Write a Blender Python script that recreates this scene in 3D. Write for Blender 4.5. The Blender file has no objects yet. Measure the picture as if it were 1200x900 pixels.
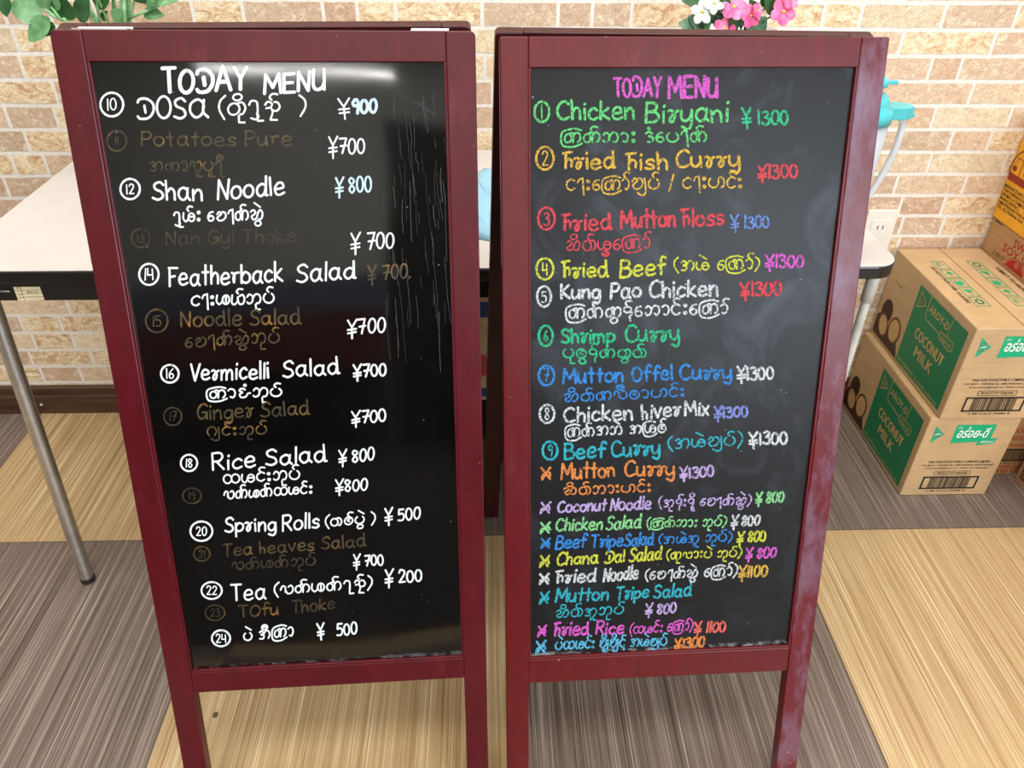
import bpy, bmesh, math, random
from mathutils import Vector, Matrix
random.seed(7)
S = bpy.context.scene
COL = S.collection

# ---------------------------------------------------------------- camera, world, light, exposure
CAM_POS = Vector((0.560145, -1.158799, 1.226206))
CAM_F = Vector((0.02844646, 0.81372817, -0.58054911))
CAM_R = Vector((0.99954856, -0.0287733, 0.00864695))
CAM_D = Vector((-0.00966805, -0.58053301, -0.81417932))
FPX = 899.963
cd = bpy.data.cameras.new('camera'); cam = bpy.data.objects.new('camera', cd); COL.objects.link(cam)
cd.sensor_width = 36.0; cd.lens = FPX / 1200 * 36.0; cd.clip_start = 0.01
m = Matrix((CAM_R, -CAM_D, -CAM_F)).transposed().to_4x4(); m.translation = CAM_POS
cam.matrix_world = m
S.camera = cam
S.view_settings.view_transform = 'Standard'; S.view_settings.look = 'None'
S.view_settings.gamma = 1.0; S.view_settings.exposure = 0.0; S.view_settings.use_curve_mapping = False
S.cycles.use_denoising = True
S.cycles.max_bounces = 8

W = bpy.data.worlds.new('world'); S.world = W; W.use_nodes = True
W.node_tree.nodes['Background'].inputs[0].default_value = (0.62, 0.78, 1.0, 1)
W.node_tree.nodes['Background'].inputs[1].default_value = 1.5

def area(name, loc, direction, sx, sy, power, color):
    l = bpy.data.lights.new(name, 'AREA'); l.shape = 'RECTANGLE'; l.size = sx; l.size_y = sy
    l.energy = power; l.color = color
    o = bpy.data.objects.new(name, l); COL.objects.link(o); o.location = loc
    o.rotation_euler = Vector(direction).to_track_quat('-Z', 'Y').to_euler()
    return o
area('window_daylight', (2.8, -4.45, 1.55), (-0.25, 1, -0.12), 2.0, 1.5, 112, (0.84, 0.92, 1.0))
area('ceiling_lamp_light', (0.6, -1.1, 2.5), (0, 0.12, -1), 2.4, 0.5, 34, (1.0, 0.97, 0.92))
area('wall_side_lamp_light', (0.5, -0.15, 2.5), (0, 0.3, -1), 3.6, 0.3, 34, (0.97, 0.985, 1.0))
area('rear_lamp_light', (-0.25, -4.5, 2.515), (0, 1, -0.1), 1.25, 0.025, 5, (1.0, 0.98, 0.95))

area('rear_wall_fill_light', (0.4, -3.2, 2.55), (0, -0.35, -1), 3.0, 0.4, 105, (1.0, 0.98, 0.95))  # added fill with no known source, brightens the rear wall the left panel reflects

# ---------------------------------------------------------------- helpers
def lin(c):
    f = lambda v: v / 12.92 if v <= 0.04045 else ((v + 0.055) / 1.055) ** 2.4
    return tuple(f(v / 255.0) for v in c) + (1.0,)

class NT:
    def __init__(s, name):
        s.m = bpy.data.materials.new(name); s.m.use_nodes = True
        s.t = s.m.node_tree; s.b = s.t.nodes['Principled BSDF']
        s.tc = s.t.nodes.new('ShaderNodeTexCoord')
    def n(s, typ, **kw):
        x = s.t.nodes.new(typ)
        for k, v in kw.items(): setattr(x, k, v)
        return x
    def l(s, a, b): s.t.links.new(a, b)
    def mapping(s, scale, loc=(0, 0, 0), rot=(0, 0, 0)):
        mp = s.n('ShaderNodeMapping'); mp.inputs['Scale'].default_value = scale
        mp.inputs['Location'].default_value = loc; mp.inputs['Rotation'].default_value = rot
        s.l(s.tc.outputs['Object'], mp.inputs['Vector']); return mp.outputs['Vector']
    def noise(s, vec, scale=5, detail=4, rough=0.55, dist=0.0):
        x = s.n('ShaderNodeTexNoise'); x.inputs['Scale'].default_value = scale
        x.inputs['Detail'].default_value = detail; x.inputs['Roughness'].default_value = rough
        x.inputs['Distortion'].default_value = dist
        if vec is not None: s.l(vec, x.inputs['Vector'])
        return x.outputs['Fac']
    def ramp(s, fac, stops):
        x = s.n('ShaderNodeValToRGB'); e = x.color_ramp.elements
        while len(e) < len(stops): e.new(0.5)
        for i, (p, c) in enumerate(stops):
            e[i].position = p; e[i].color = c
        s.l(fac, x.inputs['Fac']); return x.outputs['Color']
    def mix(s, fac, a, b, blend='MIX'):
        x = s.n('ShaderNodeMix', data_type='RGBA', blend_type=blend)
        for sock, v in ((x.inputs[0], fac), (x.inputs[6], a), (x.inputs[7], b)):
            if isinstance(v, (int, float)): sock.default_value = v
            elif isinstance(v, tuple): sock.default_value = v
            else: s.l(v, sock)
        return x.outputs[2]
    def math(s, op, a, b=0.0, c=0.0):
        x = s.n('ShaderNodeMath', operation=op)
        for i, v in enumerate((a, b, c)):
            if isinstance(v, (int, float)): x.inputs[i].default_value = v
            else: s.l(v, x.inputs[i])
        return x.outputs[0]
    def bump(s, h, strength=0.2, dist=0.002):
        x = s.n('ShaderNodeBump'); x.inputs['Strength'].default_value = strength
        x.inputs['Distance'].default_value = dist
        s.l(h, x.inputs['Height']); s.l(x.outputs['Normal'], s.b.inputs['Normal'])
    def base(s, v):
        if isinstance(v, tuple): s.b.inputs['Base Color'].default_value = v
        else: s.l(v, s.b.inputs['Base Color'])
    def rough(s, v):
        if isinstance(v, (int, float)): s.b.inputs['Roughness'].default_value = v
        else: s.l(v, s.b.inputs['Roughness'])
    def set(s, **kw):
        for k, v in kw.items(): s.b.inputs[k.replace('_', ' ')].default_value = v

G1 = (0, 0, 0, 1); G0 = (1, 1, 1, 1)
def plain(name, rgb, rough=0.5, metal=0.0, var=0.06, scale=30, spec=0.5):
    t = NT(name); c = lin(rgb)
    f = t.noise(t.mapping((1, 1, 1)), scale, 3)
    d = tuple(max(0, v * (1 - var * 3)) for v in c[:3]) + (1,); u = tuple(min(1, v * (1 + var)) for v in c[:3]) + (1,)
    t.base(t.ramp(f, [(0.3, d), (0.7, u)])); t.rough(rough); t.set(Metallic=metal)
    t.b.inputs['Specular IOR Level'].default_value = spec
    return t.m

def wood_red(name, base, dark, worn, worn_amt, rough, flip=False):
    t = NT(name)
    g = t.noise(t.mapping((60, 60, 5)), 1.0, 5, 0.6)
    c = t.ramp(g, [(0.25, lin(dark)), (0.75, lin(base))])
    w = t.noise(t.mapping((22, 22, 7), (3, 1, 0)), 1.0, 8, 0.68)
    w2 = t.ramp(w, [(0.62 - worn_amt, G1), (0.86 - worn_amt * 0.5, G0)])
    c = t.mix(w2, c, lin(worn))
    sp = t.noise(t.mapping((1, 1, 1), (5, 5, 5)), 170, 2)
    c = t.mix(t.ramp(sp, [(0.77, G1), (0.80, G0)]), c, lin((215, 170, 150)))
    t.base(c); t.rough(t.math('MULTIPLY_ADD', w, 0.25, rough - 0.1))
    t.bump(g, 0.12, 0.001); t.b.inputs['Specular IOR Level'].default_value = 0.36
    return t.m

M = {}
M['wood_l'] = wood_red('dark_red_lacquered_wood', (86, 11, 24), (68, 7, 16), (112, 44, 56), 0.0, 0.30)
M['wood_r'] = wood_red('red_lacquered_wood', (96, 9, 19), (76, 6, 13), (124, 58, 68), 0.0, 0.32)
M['wood_worn_sheen'] = wood_red('worn_sky_sheen_red_wood', (100, 12, 27), (80, 8, 18), (124, 104, 128), 0.16, 0.30)  # lavender patches: dusty wear plus sky sheen from the window, painted into the colour
M['wood_d'] = wood_red('dark_rear_wood', (68, 16, 20), (46, 9, 12), (84, 40, 42), 0.0, 0.35)
M['wood_i'] = plain('bare_red_brown_edge', (120, 58, 36), 0.5)
M['blackpanel'] = plain('black_panel', (12, 12, 12), 0.5)

def board_gloss():
    t = NT('glossy_black_board')
    v = t.mapping((1, 1, 1))
    sm = t.noise(t.mapping((3, 3, 2)), 2.2, 5, 0.6)
    c = t.ramp(sm, [(0.3, lin((4, 4, 4))), (0.75, lin((13, 12, 12)))])
    sep = t.n('ShaderNodeSeparateXYZ'); t.l(t.tc.outputs['Object'], sep.inputs[0])
    # fine near vertical scratches near the right side
    mk = t.math('MULTIPLY', t.ramp(sep.outputs[0], [(0.0, G1), (1.0, G1)]), 1.0)
    sx = t.n('ShaderNodeMapRange'); sx.inputs[1].default_value = 0.09; sx.inputs[2].default_value = 0.135
    t.l(sep.outputs[0], sx.inputs[0])
    sz = t.n('ShaderNodeMapRange'); sz.inputs[1].default_value = 0.40; sz.inputs[2].default_value = 0.62
    t.l(sep.outputs[2], sz.inputs[0])
    scr = t.noise(t.mapping((380, 380, 4), rot=(0, 0.05, 0)), 1.0, 2, 0.6)
    scrm = t.ramp(scr, [(0.63, G1), (0.67, G0)])
    brk = t.ramp(t.noise(t.mapping((16, 16, 9), (2, 2, 1)), 1.0, 3), [(0.46, G1), (0.60, G0)])
    f = t.math('MULTIPLY', t.math('MULTIPLY', scrm, brk), t.math('MULTIPLY', sx.outputs[0], sz.outputs[0]))
    c = t.mix(t.math('MULTIPLY', f, 0.0), c, lin((110, 110, 110)))
    sp = t.noise(v, 190, 2)
    c = t.mix(t.ramp(sp, [(0.775, G1), (0.80, G0)]), c, lin((170, 170, 172)))
    dz = t.n('ShaderNodeMapRange'); dz.inputs[1].default_value = 0.262; dz.inputs[2].default_value = 0.269; dz.inputs[3].default_value = 1.0; dz.inputs[4].default_value = 0.0
    t.l(sep.outputs[2], dz.inputs[0])
    dn = t.noise(t.mapping((60, 60, 120), (1, 7, 3)), 1.0, 5, 0.7)
    c = t.mix(t.math('MULTIPLY', t.math('MULTIPLY', dz.outputs[0], t.ramp(dn, [(0.48, G1), (0.68, G0)])), 0.4), c, lin((198, 202, 204)))
    t.base(c)
    t.rough(t.ramp(sm, [(0.3, (0.05,) * 3 + (1,)), (0.8, (0.10,) * 3 + (1,))]))
    wv = t.noise(t.mapping((2.2, 2.2, 3.0)), 1.0, 1, 0.4)
    t.bump(wv, 0.35, 0.02)
    return t.m
M['board_l'] = board_gloss()

def board_matte():
    t = NT('matte_black_chalkboard')
    v = t.mapping((1, 1, 1))
    sm = t.noise(t.mapping((7, 7, 5)), 1.6, 7, 0.62, 1.2)
    gr = t.noise(v, 520, 3, 0.7)
    sep = t.n('ShaderNodeSeparateXYZ'); t.l(t.tc.outputs['Object'], sep.inputs[0])
    hz = t.n('ShaderNodeMapRange'); hz.inputs[1].default_value = 0.15; hz.inputs[2].default_value = 0.95
    t.l(sep.outputs[2], hz.inputs[0])
    c = t.ramp(gr, [(0.3, lin((12, 13, 15))), (0.75, lin((26, 27, 30)))])
    smear = t.math('MULTIPLY', t.ramp(sm, [(0.50, G1), (0.80, G0)]), hz.outputs[0])
    c = t.mix(t.math('MULTIPLY', smear, 0.6), c, lin((84, 92, 104)))
    sp = t.noise(v, 200, 2)
    c = t.mix(t.ramp(sp, [(0.765, G1), (0.795, G0)]), c, lin((190, 195, 200)))
    dz = t.n('ShaderNodeMapRange'); dz.inputs[1].default_value = 0.262; dz.inputs[2].default_value = 0.270; dz.inputs[3].default_value = 1.0; dz.inputs[4].default_value = 0.0
    t.l(sep.outputs[2], dz.inputs[0])
    dn = t.noise(t.mapping((60, 60, 120), (1, 7, 3)), 1.0, 5, 0.7)
    c = t.mix(t.math('MULTIPLY', t.math('MULTIPLY', dz.outputs[0], t.ramp(dn, [(0.46, G1), (0.64, G0)])), 0.8), c, lin((198, 202, 204)))
    t.base(c); t.rough(0.36); t.bump(gr, 0.2, 0.0006); t.b.inputs['Specular IOR Level'].default_value = 0.23
    return t.m
M['board_r'] = board_matte()

def chalk(name, rgb, worn, darker=0.35):
    t = NT(name); c = tuple(v * (0.62 if worn else 0.85) for v in lin(rgb)[:3]) + (1,)
    d = tuple(v * (0.16 if worn else darker) + 0.01 for v in c[:3]) + (1,)
    f = t.noise(t.mapping((1, 1, 1)), 420 if worn else 160, 2, 0.7)
    t.base(t.ramp(f, [(0.40 if worn else 0.18, d), (0.50 if worn else 0.36, c)])); t.rough(0.75)
    return t.m
def faded(name, rgb, hot):
    t = NT(name); c = lin(rgb)
    f = t.noise(t.mapping((1, 1, 1)), 55, 3, 0.6)
    t.base(t.ramp(f, [(0.30, tuple(v * 0.12 + 0.004 for v in c[:3]) + (1,)), (0.56, c), (0.76, lin(hot))])); t.rough(0.5)
    return t.m
INK = {
 'white': chalk('white_marker', (236, 245, 250), False), 'bluewhite': chalk('blue_white_marker', (196, 226, 250), False, 0.6),
 'dim': faded('faded_amber_marker', (70, 58, 27), (150, 100, 32)), 'dimmer': faded('faded_olive_marker', (46, 41, 23), (96, 66, 26)),
 'amber': faded('amber_marker', (170, 104, 30), (200, 130, 50)),
 'magenta': chalk('magenta_chalk', (236, 96, 222), True), 'green': chalk('green_chalk', (104, 226, 128), True),
 'teal': chalk('teal_green_chalk', (30, 206, 146), True), 'yellow': chalk('golden_chalk', (238, 192, 62), True),
 'red': chalk('red_chalk', (236, 66, 84), True), 'blue': chalk('pale_blue_chalk', (112, 152, 232), True),
 'lime': chalk('lime_chalk', (226, 232, 62), True), 'cwhite': chalk('white_chalk', (232, 240, 246), True, 0.5),
 'sky': chalk('bright_blue_chalk', (30, 148, 242), True), 'peri': chalk('periwinkle_chalk', (136, 156, 240), True),
 'cyan': chalk('cyan_chalk', (24, 192, 214), True), 'orange': chalk('orange_chalk', (250, 150, 62), True),
 'lilac': chalk('lilac_chalk', (210, 184, 248), True), 'lgreen': chalk('light_green_chalk', (150, 240, 160), True),
 'salmon': chalk('salmon_chalk', (250, 112, 98), True), 'lblue': chalk('light_blue_chalk', (92, 204, 252), True),
}

def cardboard(name, rgb):
    t = NT(name); c = lin(rgb)
    f = t.noise(t.mapping((1, 1, 1)), 14, 6, 0.65)
    g = t.noise(t.mapping((6, 6, 160)), 1.0, 3)
    col = t.ramp(f, [(0.25, tuple(v * 0.82 for v in c[:3]) + (1,)), (0.75, tuple(min(1, v * 1.08) for v in c[:3]) + (1,))])
    col = t.mix(0.12, col, t.ramp(g, [(0.3, lin((150, 114, 74))), (0.7, lin((228, 200, 158)))]))
    t.base(col); t.rough(0.62); t.bump(g, 0.12, 0.001)
    return t.m
M['card'] = cardboard('corrugated_cardboard', (198, 164, 120))
M['card_dark'] = cardboard('brown_cardboard', (176, 132, 86))
M['card_yellow'] = plain('yellow_printed_carton', (236, 166, 30), 0.55, scale=12)
def printed(name, rgb, scuff=(200, 220, 200)):
    t = NT(name); c = lin(rgb)
    f = t.noise(t.mapping((40, 40, 5)), 1.0, 6, 0.75)
    t.base(t.mix(t.ramp(f, [(0.70, G1), (0.78, (0.5, 0.5, 0.5, 1))]), c, lin(scuff))); t.rough(0.5)
    return t.m
M['pgreen'] = printed('green_print', (6, 122, 76), (60, 150, 110)); M['pgreen2'] = printed('bright_green_print', (0, 168, 118))
M['ptan'] = plain('unprinted_tan', (206, 166, 112), 0.6); M['pblack'] = plain('black_print', (28, 24, 22), 0.6)
M['pwhite'] = plain('white_print', (245, 246, 240), 0.6); M['pbrown'] = plain('dark_brown_print', (64, 36, 22), 0.6)
M['pbrown2'] = plain('mid_brown_print', (104, 64, 38), 0.6); M['pred'] = plain('red_print', (176, 22, 28), 0.6)
M['pdkred'] = plain('brick_red_print', (150, 44, 16), 0.6); M['tape'] = plain('clear_packing_tape', (214, 178, 126), 0.18)
M['laminate'] = plain('white_laminate', (206, 201, 196), 0.35, var=0.02, scale=8)
M['edge'] = plain('black_edge_band', (26, 26, 27), 0.22)
M['apron'] = plain('black_painted_steel', (20, 20, 20), 0.45)
M['steel'] = plain('brushed_steel', (206, 204, 200), 0.38, 1.0)
M['paintw'] = plain('cream_painted_steel', (206, 206, 198), 0.35)
M['rubber'] = plain('black_rubber', (26, 27, 30), 0.6)
M['cream'] = plain('cream_paper', (232, 218, 176), 0.6)
M['hinge'] = plain('bright_hinge_steel', (200, 196, 194), 0.3, 0.9)
M['plateplast'] = plain('ivory_switch_plate', (232, 226, 214), 0.35, var=0.02)
M['tealplast'] = plain('turquoise_plastic', (78, 188, 196), 0.3, var=0.03)
M['potwhite'] = plain('white_ceramic', (236, 226, 226), 0.3, var=0.02)
M['soil'] = plain('dark_moss', (44, 46, 30), 0.9)
M['crate'] = plain('black_plastic_crate', (18, 18, 18), 0.4)
M['wallpaint'] = plain('off_white_paint', (206, 206, 202), 0.7, var=0.01)
M['ceil'] = plain('ceiling_board', (230, 230, 228), 0.8, var=0.01)
M['counter'] = plain('red_brown_counter', (118, 40, 30), 0.5)
M['darkstandin'] = plain('dark_brown_stand_in', (26, 22, 20), 0.6)
M['frame_al'] = plain('window_aluminium', (150, 150, 150), 0.4, 0.8)
M['screw'] = plain('zinc_screw', (224, 218, 206), 0.4, 0.3)

def clear(name, rgb, rough, alpha):
    t = NT(name); t.base(lin(rgb)); t.rough(rough)
    t.set(IOR=1.35); t.b.inputs['Transmission Weight'].default_value = alpha
    return t.m
M['clear'] = clear('clear_plastic', (236, 242, 248), 0.12, 0.45)
M['bag'] = clear('pale_blue_film', (176, 224, 246), 0.25, 0.35)

def leafmat(name, a, b, rough=0.4):
    t = NT(name)
    f = t.noise(t.mapping((1, 1, 1)), 60, 4, 0.6)
    t.base(t.ramp(f, [(0.3, lin(a)), (0.7, lin(b))])); t.rough(rough)
    return t.m
M['leaf'] = leafmat('artificial_green_leaf', (74, 126, 78), (122, 170, 116))
M['leafd'] = leafmat('dark_green_leaf', (24, 66, 30), (54, 104, 54))
M['leafv'] = leafmat('variegated_leaf', (30, 66, 44), (116, 156, 122))
M['stemg'] = leafmat('pale_green_stem', (82, 150, 86), (150, 196, 146))
M['petalp'] = leafmat('pink_petal', (222, 40, 124), (250, 150, 190), 0.6)
M['petalw'] = leafmat('white_petal', (196, 206, 198), (226, 230, 226), 0.6)
M['eye'] = leafmat('yellow_flower_eye', (214, 190, 40), (232, 220, 90), 0.6)

class MB:
    def __init__(s): s.v = []; s.f = []; s.mi = []; s.cur = 0
    def add(s, vs, fs):
        b = len(s.v); s.v += [Vector(v) for v in vs]
        for f in fs: s.f.append([b + i for i in f]); s.mi.append(s.cur)
    def box8(s, c):
        s.add(c, [(0, 3, 2, 1), (4, 5, 6, 7), (0, 1, 5, 4), (1, 2, 6, 5), (2, 3, 7, 6), (3, 0, 4, 7)])
    def box(s, x0, x1, y0, y1, z0, z1, fr=lambda x, y, z: (x, y, z)):
        s.box8([fr(*q) for q in ((x0, y0, z0), (x1, y0, z0), (x1, y1, z0), (x0, y1, z0), (x0, y0, z1), (x1, y0, z1), (x1, y1, z1), (x0, y1, z1))])
    def prism(s, poly, a, b, fr):
        n = len(poly)
        s.add([fr(x, y, a) for x, y in poly] + [fr(x, y, b) for x, y in poly],
              [tuple(range(n))[::-1], tuple(range(n, 2 * n))] + [(i, (i + 1) % n, n + (i + 1) % n, n + i) for i in range(n)])
    def quad(s, a, b, c, d): s.add([a, b, c, d], [(0, 1, 2, 3)])
    def tube(s, pts, r, n=10, caps=True):
        pts = [Vector(p) for p in pts]; rs = r if isinstance(r, list) else [r] * len(pts)
        t0 = (pts[1] - pts[0]).normalized(); up = Vector((0, 0, 1)) if abs(t0.z) < 0.9 else Vector((1, 0, 0))
        a = t0.cross(up).normalized(); vs = []
        for i, p in enumerate(pts):
            t = (pts[min(i + 1, len(pts) - 1)] - pts[max(i - 1, 0)]).normalized()
            a = (a - t * a.dot(t)).normalized(); b = t.cross(a)
            for k in range(n):
                q = 2 * math.pi * k / n; vs.append(p + (a * math.cos(q) + b * math.sin(q)) * rs[i])
        fs = [(i * n + k, i * n + (k + 1) % n, (i + 1) * n + (k + 1) % n, (i + 1) * n + k) for i in range(len(pts) - 1) for k in range(n)]
        if caps: fs += [tuple(range(n))[::-1], tuple(range((len(pts) - 1) * n, len(pts) * n))]
        s.add(vs, fs)
    def lathe(s, prof, c, n=28, sy=1.0):
        c = Vector(c); vs = []
        for r, z in prof:
            for k in range(n):
                q = 2 * math.pi * k / n; vs.append(c + Vector((r * math.cos(q), sy * r * math.sin(q), z)))
        fs = [(i * n + k, i * n + (k + 1) % n, (i + 1) * n + (k + 1) % n, (i + 1) * n + k) for i in range(len(prof) - 1) for k in range(n)]
        if prof[0][0] > 1e-4: fs.append(tuple(range(n))[::-1])
        if prof[-1][0] > 1e-4: fs.append(tuple(range((len(prof) - 1) * n, len(prof) * n)))
        s.add(vs, fs)

def origin_of(o):
    v = Vector((0, 0, 0))
    while o: v += o.location; o = o.parent
    return v
def obj(name, mb, mats, parent=None, bevel=0.0, smooth=False, label=None, loc=None):
    me = bpy.data.meshes.new(name); o = bpy.data.objects.new(name, me); COL.objects.link(o)
    if parent: o.parent = parent; off = origin_of(parent)
    else:
        off = Vector(loc) if loc is not None else Vector((0, 0, 0)); o.location = off
    me.from_pydata([tuple(v - off) for v in mb.v], [], mb.f)
    for mt in (mats if isinstance(mats, list) else [mats]): me.materials.append(mt)
    me.polygons.foreach_set('material_index', mb.mi)
    if smooth: me.polygons.foreach_set('use_smooth', [True] * len(me.polygons))
    me.update()
    bm = bmesh.new(); bm.from_mesh(me)
    if any(len(f.verts) > 2 for f in bm.faces) and not smooth == 'flat':
        bmesh.ops.recalc_face_normals(bm, faces=bm.faces)
    bm.to_mesh(me); bm.free()
    if bevel:
        b = o.modifiers.new('bevel', 'BEVEL'); b.width = bevel; b.segments = 2; b.limit_method = 'ANGLE'
    if label: o['label'] = label
    return o
def thing(name, label, cat, loc, group=None):
    o = bpy.data.objects.new(name, None); COL.objects.link(o); o.location = loc
    o.empty_display_size = 0.05
    o['label'] = label; o['category'] = cat
    if group: o['group'] = group
    return o
def tag(o, label, cat, group=None):
    o['label'] = label; o['category'] = cat
    if group: o['group'] = group
    return o
def struct(o): o['kind'] = 'structure'; return o
def ray(px, py): return CAM_F + CAM_R * ((px - 600) / FPX) + CAM_D * ((py - 450) / FPX)
def at(px, py, Y):
    r = ray(px, py); return CAM_POS + r * ((Y - CAM_POS.y) / r.y)

def smooth_path(p, step=6):
    if len(p) < 3: return [Vector(q) for q in p]
    q = [Vector(a) for a in p]; out = []
    for i in range(len(q) - 1):
        a = q[i - 1] if i else q[0] * 2 - q[1]; b, c = q[i], q[i + 1]
        d = q[i + 2] if i + 2 < len(q) else c * 2 - b
        for k in range(step):
            t = k / step
            out.append(0.5 * ((2 * b) + (c - a) * t + (2 * a - 5 * b + 4 * c - d) * t * t + (3 * b - a - 3 * c + d) * t ** 3))
    out.append(q[-1]); return out
def text_mesh(mb, body, o, xd, ud, size=None, width=None, bold=0.0, shear=0.0, center=False, height=None):
    """printed lettering laid on a flat face: o = left end of the baseline"""
    c = bpy.data.curves.new('tmp', 'FONT'); c.body = body; c.size = 1.0; c.offset = bold; c.shear = shear
    c.resolution_u = 2
    t = bpy.data.objects.new('tmp', c); COL.objects.link(t)
    me = bpy.data.meshes.new_from_object(t.evaluated_get(bpy.context.evaluated_depsgraph_get()))
    bpy.data.objects.remove(t)
    xs = [v.co.x for v in me.vertices]; ys = [v.co.y for v in me.vertices]
    if not xs: return
    x0, w = min(xs), max(xs) - min(xs)
    sx = (width / w) if width else size; sy = size if size else sx
    if height: sy = height / 0.70
    o = Vector(o); xd = Vector(xd); ud = Vector(ud)
    if center: o = o - xd * (w * sx / 2)
    mb.add([o + xd * ((v.co.x - x0) * sx) + ud * (v.co.y * sy) for v in me.vertices], [tuple(p.vertices) for p in me.polygons])
    bpy.data.meshes.remove(me)

# ---------------------------------------------------------------- the room
WALL_Y = 0.4665; XL, XR, YB, ZC = -2.6, 4.0, -4.6, 2.6
def floor_mat():
    t = NT('strand_plank_floor')
    def grain(seed, stops):
        a = t.noise(t.mapping((400, 1.8, 1), (seed, seed, 0)), 1.0, 4, 0.75, 0.0)
        b = t.noise(t.mapping((110, 1.0, 1), (seed + 4, 2, 0)), 1.0, 3, 0.6, 0.1)
        f = t.math('ADD', t.math('MULTIPLY', a, 0.70), t.math('MULTIPLY', b, 0.30))
        return t.ramp(f, stops), f
    tan, f1 = grain(1.0, [(0.37, lin((128, 94, 60))), (0.46, lin((181, 149, 104))), (0.53, lin((194, 165, 121))), (0.61, lin((226, 207, 168)))])
    gry, f2 = grain(7.0, [(0.37, lin((56, 43, 37))), (0.46, lin((103, 88, 79))), (0.53, lin((120, 105, 95))), (0.61, lin((174, 158, 144)))])
    sep = t.n('ShaderNodeSeparateXYZ'); t.l(t.tc.outputs['Object'], sep.inputs[0])
    ix = t.math('FLOOR', t.math('DIVIDE', sep.outputs[0], 0.6)); iy = t.math('FLOOR', t.math('DIVIDE', sep.outputs[1], 0.6))
    par = t.math('FLOORED_MODULO', t.math('ADD', ix, iy), 2.0)
    c = t.mix(par, gry, tan)
    ex = t.math('PINGPONG', sep.outputs[0], 0.3); ey = t.math('PINGPONG', sep.outputs[1], 0.3)
    # distance to the nearest multiple of 0.6
    def near(o):
        r = t.math('FLOORED_MODULO', o, 0.6); return t.math('MINIMUM', r, t.math('SUBTRACT', 0.6, r))
    e = t.math('MINIMUM', near(sep.outputs[0]), near(sep.outputs[1]))
    joint = t.math('LESS_THAN', e, 0.0014)
    c = t.mix(t.math('MULTIPLY', joint, 0.75), c, lin((60, 52, 48)))
    bl = t.noise(t.mapping((5, 5, 5)), 1.0, 5, 0.6)
    c = t.mix(t.math('MULTIPLY', t.ramp(bl, [(0.55, G1), (0.75, G0)]), 0.18), c, lin((120, 92, 66)))
    t.base(c); t.rough(0.42); t.bump(f1, 0.15, 0.001)
    return t.m
b = MB(); b.box(XL, XR, YB, WALL_Y, -0.06, 0.0); struct(obj('floor', b, floor_mat()))
b = MB(); b.box(XL, XR, YB, WALL_Y, ZC, ZC + 0.05); struct(obj('ceiling', b, M['ceil']))
b = MB(); b.box(XL - 0.1, XL, YB, WALL_Y, -0.06, ZC); struct(obj('wall_left', b, M['wallpaint']))
b = MB(); b.box(XR, XR + 0.1, YB, WALL_Y, -0.06, ZC); struct(obj('wall_right', b, M['wallpaint']))
# rear wall with a window opening and a gap for an added dark slab
b = MB(); Y0, Y1 = YB - 0.1, YB
for x0, x1, z0, z1 in ((XL, 0.27, -0.06, ZC), (0.27, 0.95, 2.25, ZC), (0.95, 1.8, -0.06, ZC), (1.8, 3.8, -0.06, 0.8), (1.8, 3.8, 2.3, ZC), (3.8, XR, -0.06, ZC)):
    b.box(x0, x1, Y0, Y1, z0, z1)
struct(obj('wall_back', b, M['wallpaint']))
b = MB(); b.box(0.27, 0.95, Y0, Y1 + 0.01, 0.0, 2.25); struct(obj('reflection_stand_in_1', b, M['darkstandin']))  # added dark slab, stands in for the person behind the camera in reflections
w = MB()
for x0, x1, z0, z1 in ((1.8, 3.8, 0.8, 0.85), (1.8, 3.8, 2.25, 2.3), (1.8, 1.85, 0.85, 2.25), (3.75, 3.8, 0.85, 2.25), (2.78, 2.83, 0.85, 2.25)):
    w.box(x0, x1, Y0 + 0.03, Y0 + 0.07, z0, z1)
struct(obj('window_1', w, M['frame_al']))

# brick wall: mortar sheet plus individually laid brick faces
RZ, RP = 0.92094, 0.049104
def zrow(k): return RZ - RP * k
JOINTS = {-1: [5, 285, 379, 419, 464, 565, 654, 694, 740, 965, 1009, 1106, 1191], 0: [1056, 1164], 1: [26, 568, 1090, 1125], 2: [-30, 1138],
          3: [9, 66, 1094, 1183], 4: [1114], 5: [16, 54, 1089, 1177], 6: [8, 1050, 1130], 7: [1055, 1105], 8: [1056, 1104], 9: [1112]}
LOWER = [(362, [2, 81]), (381, [26, 72]), (402, [41, 87]), (422, [109]), (442, [51, 96])]
rows = {}
for k, js in JOINTS.items():
    for px in js:
        r = ray(px, 450); py = 450
        for _ in range(12):
            P = at(px, py, WALL_Y); zt = zrow(k) - RP / 2
            py += (P.z - zt) * 600
        rows.setdefault(k, []).append(at(px, py, WALL_Y).x)
for py, js in LOWER:
    k = round((RZ - RP / 2 - at(60, py, WALL_Y).z) / RP)
    rows[k] = [at(px, py, WALL_Y).x for px in js]
wb = MB(); brick_cols = []
wb.box(XL, XR, WALL_Y, WALL_Y + 0.1, -0.06, ZC); nwall = len(wb.f)
rb = random.Random(3)
kmax = int((RZ - 0.03) / RP); kmin = -int((ZC - RZ) / RP)
PAL = [((202, 174, 148), 7), ((208, 180, 152), 6), ((214, 190, 160), 3), ((222, 204, 172), 2), ((198, 164, 136), 3), ((208, 174, 142), 3)]
def pick():
    tot = sum(w for _, w in PAL); q = rb.random() * tot
    for c, w in PAL:
        q -= w
        if q <= 0: break
    j = rb.uniform(0.94, 1.05); return tuple(min(255, v * j) for v in c)
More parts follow.
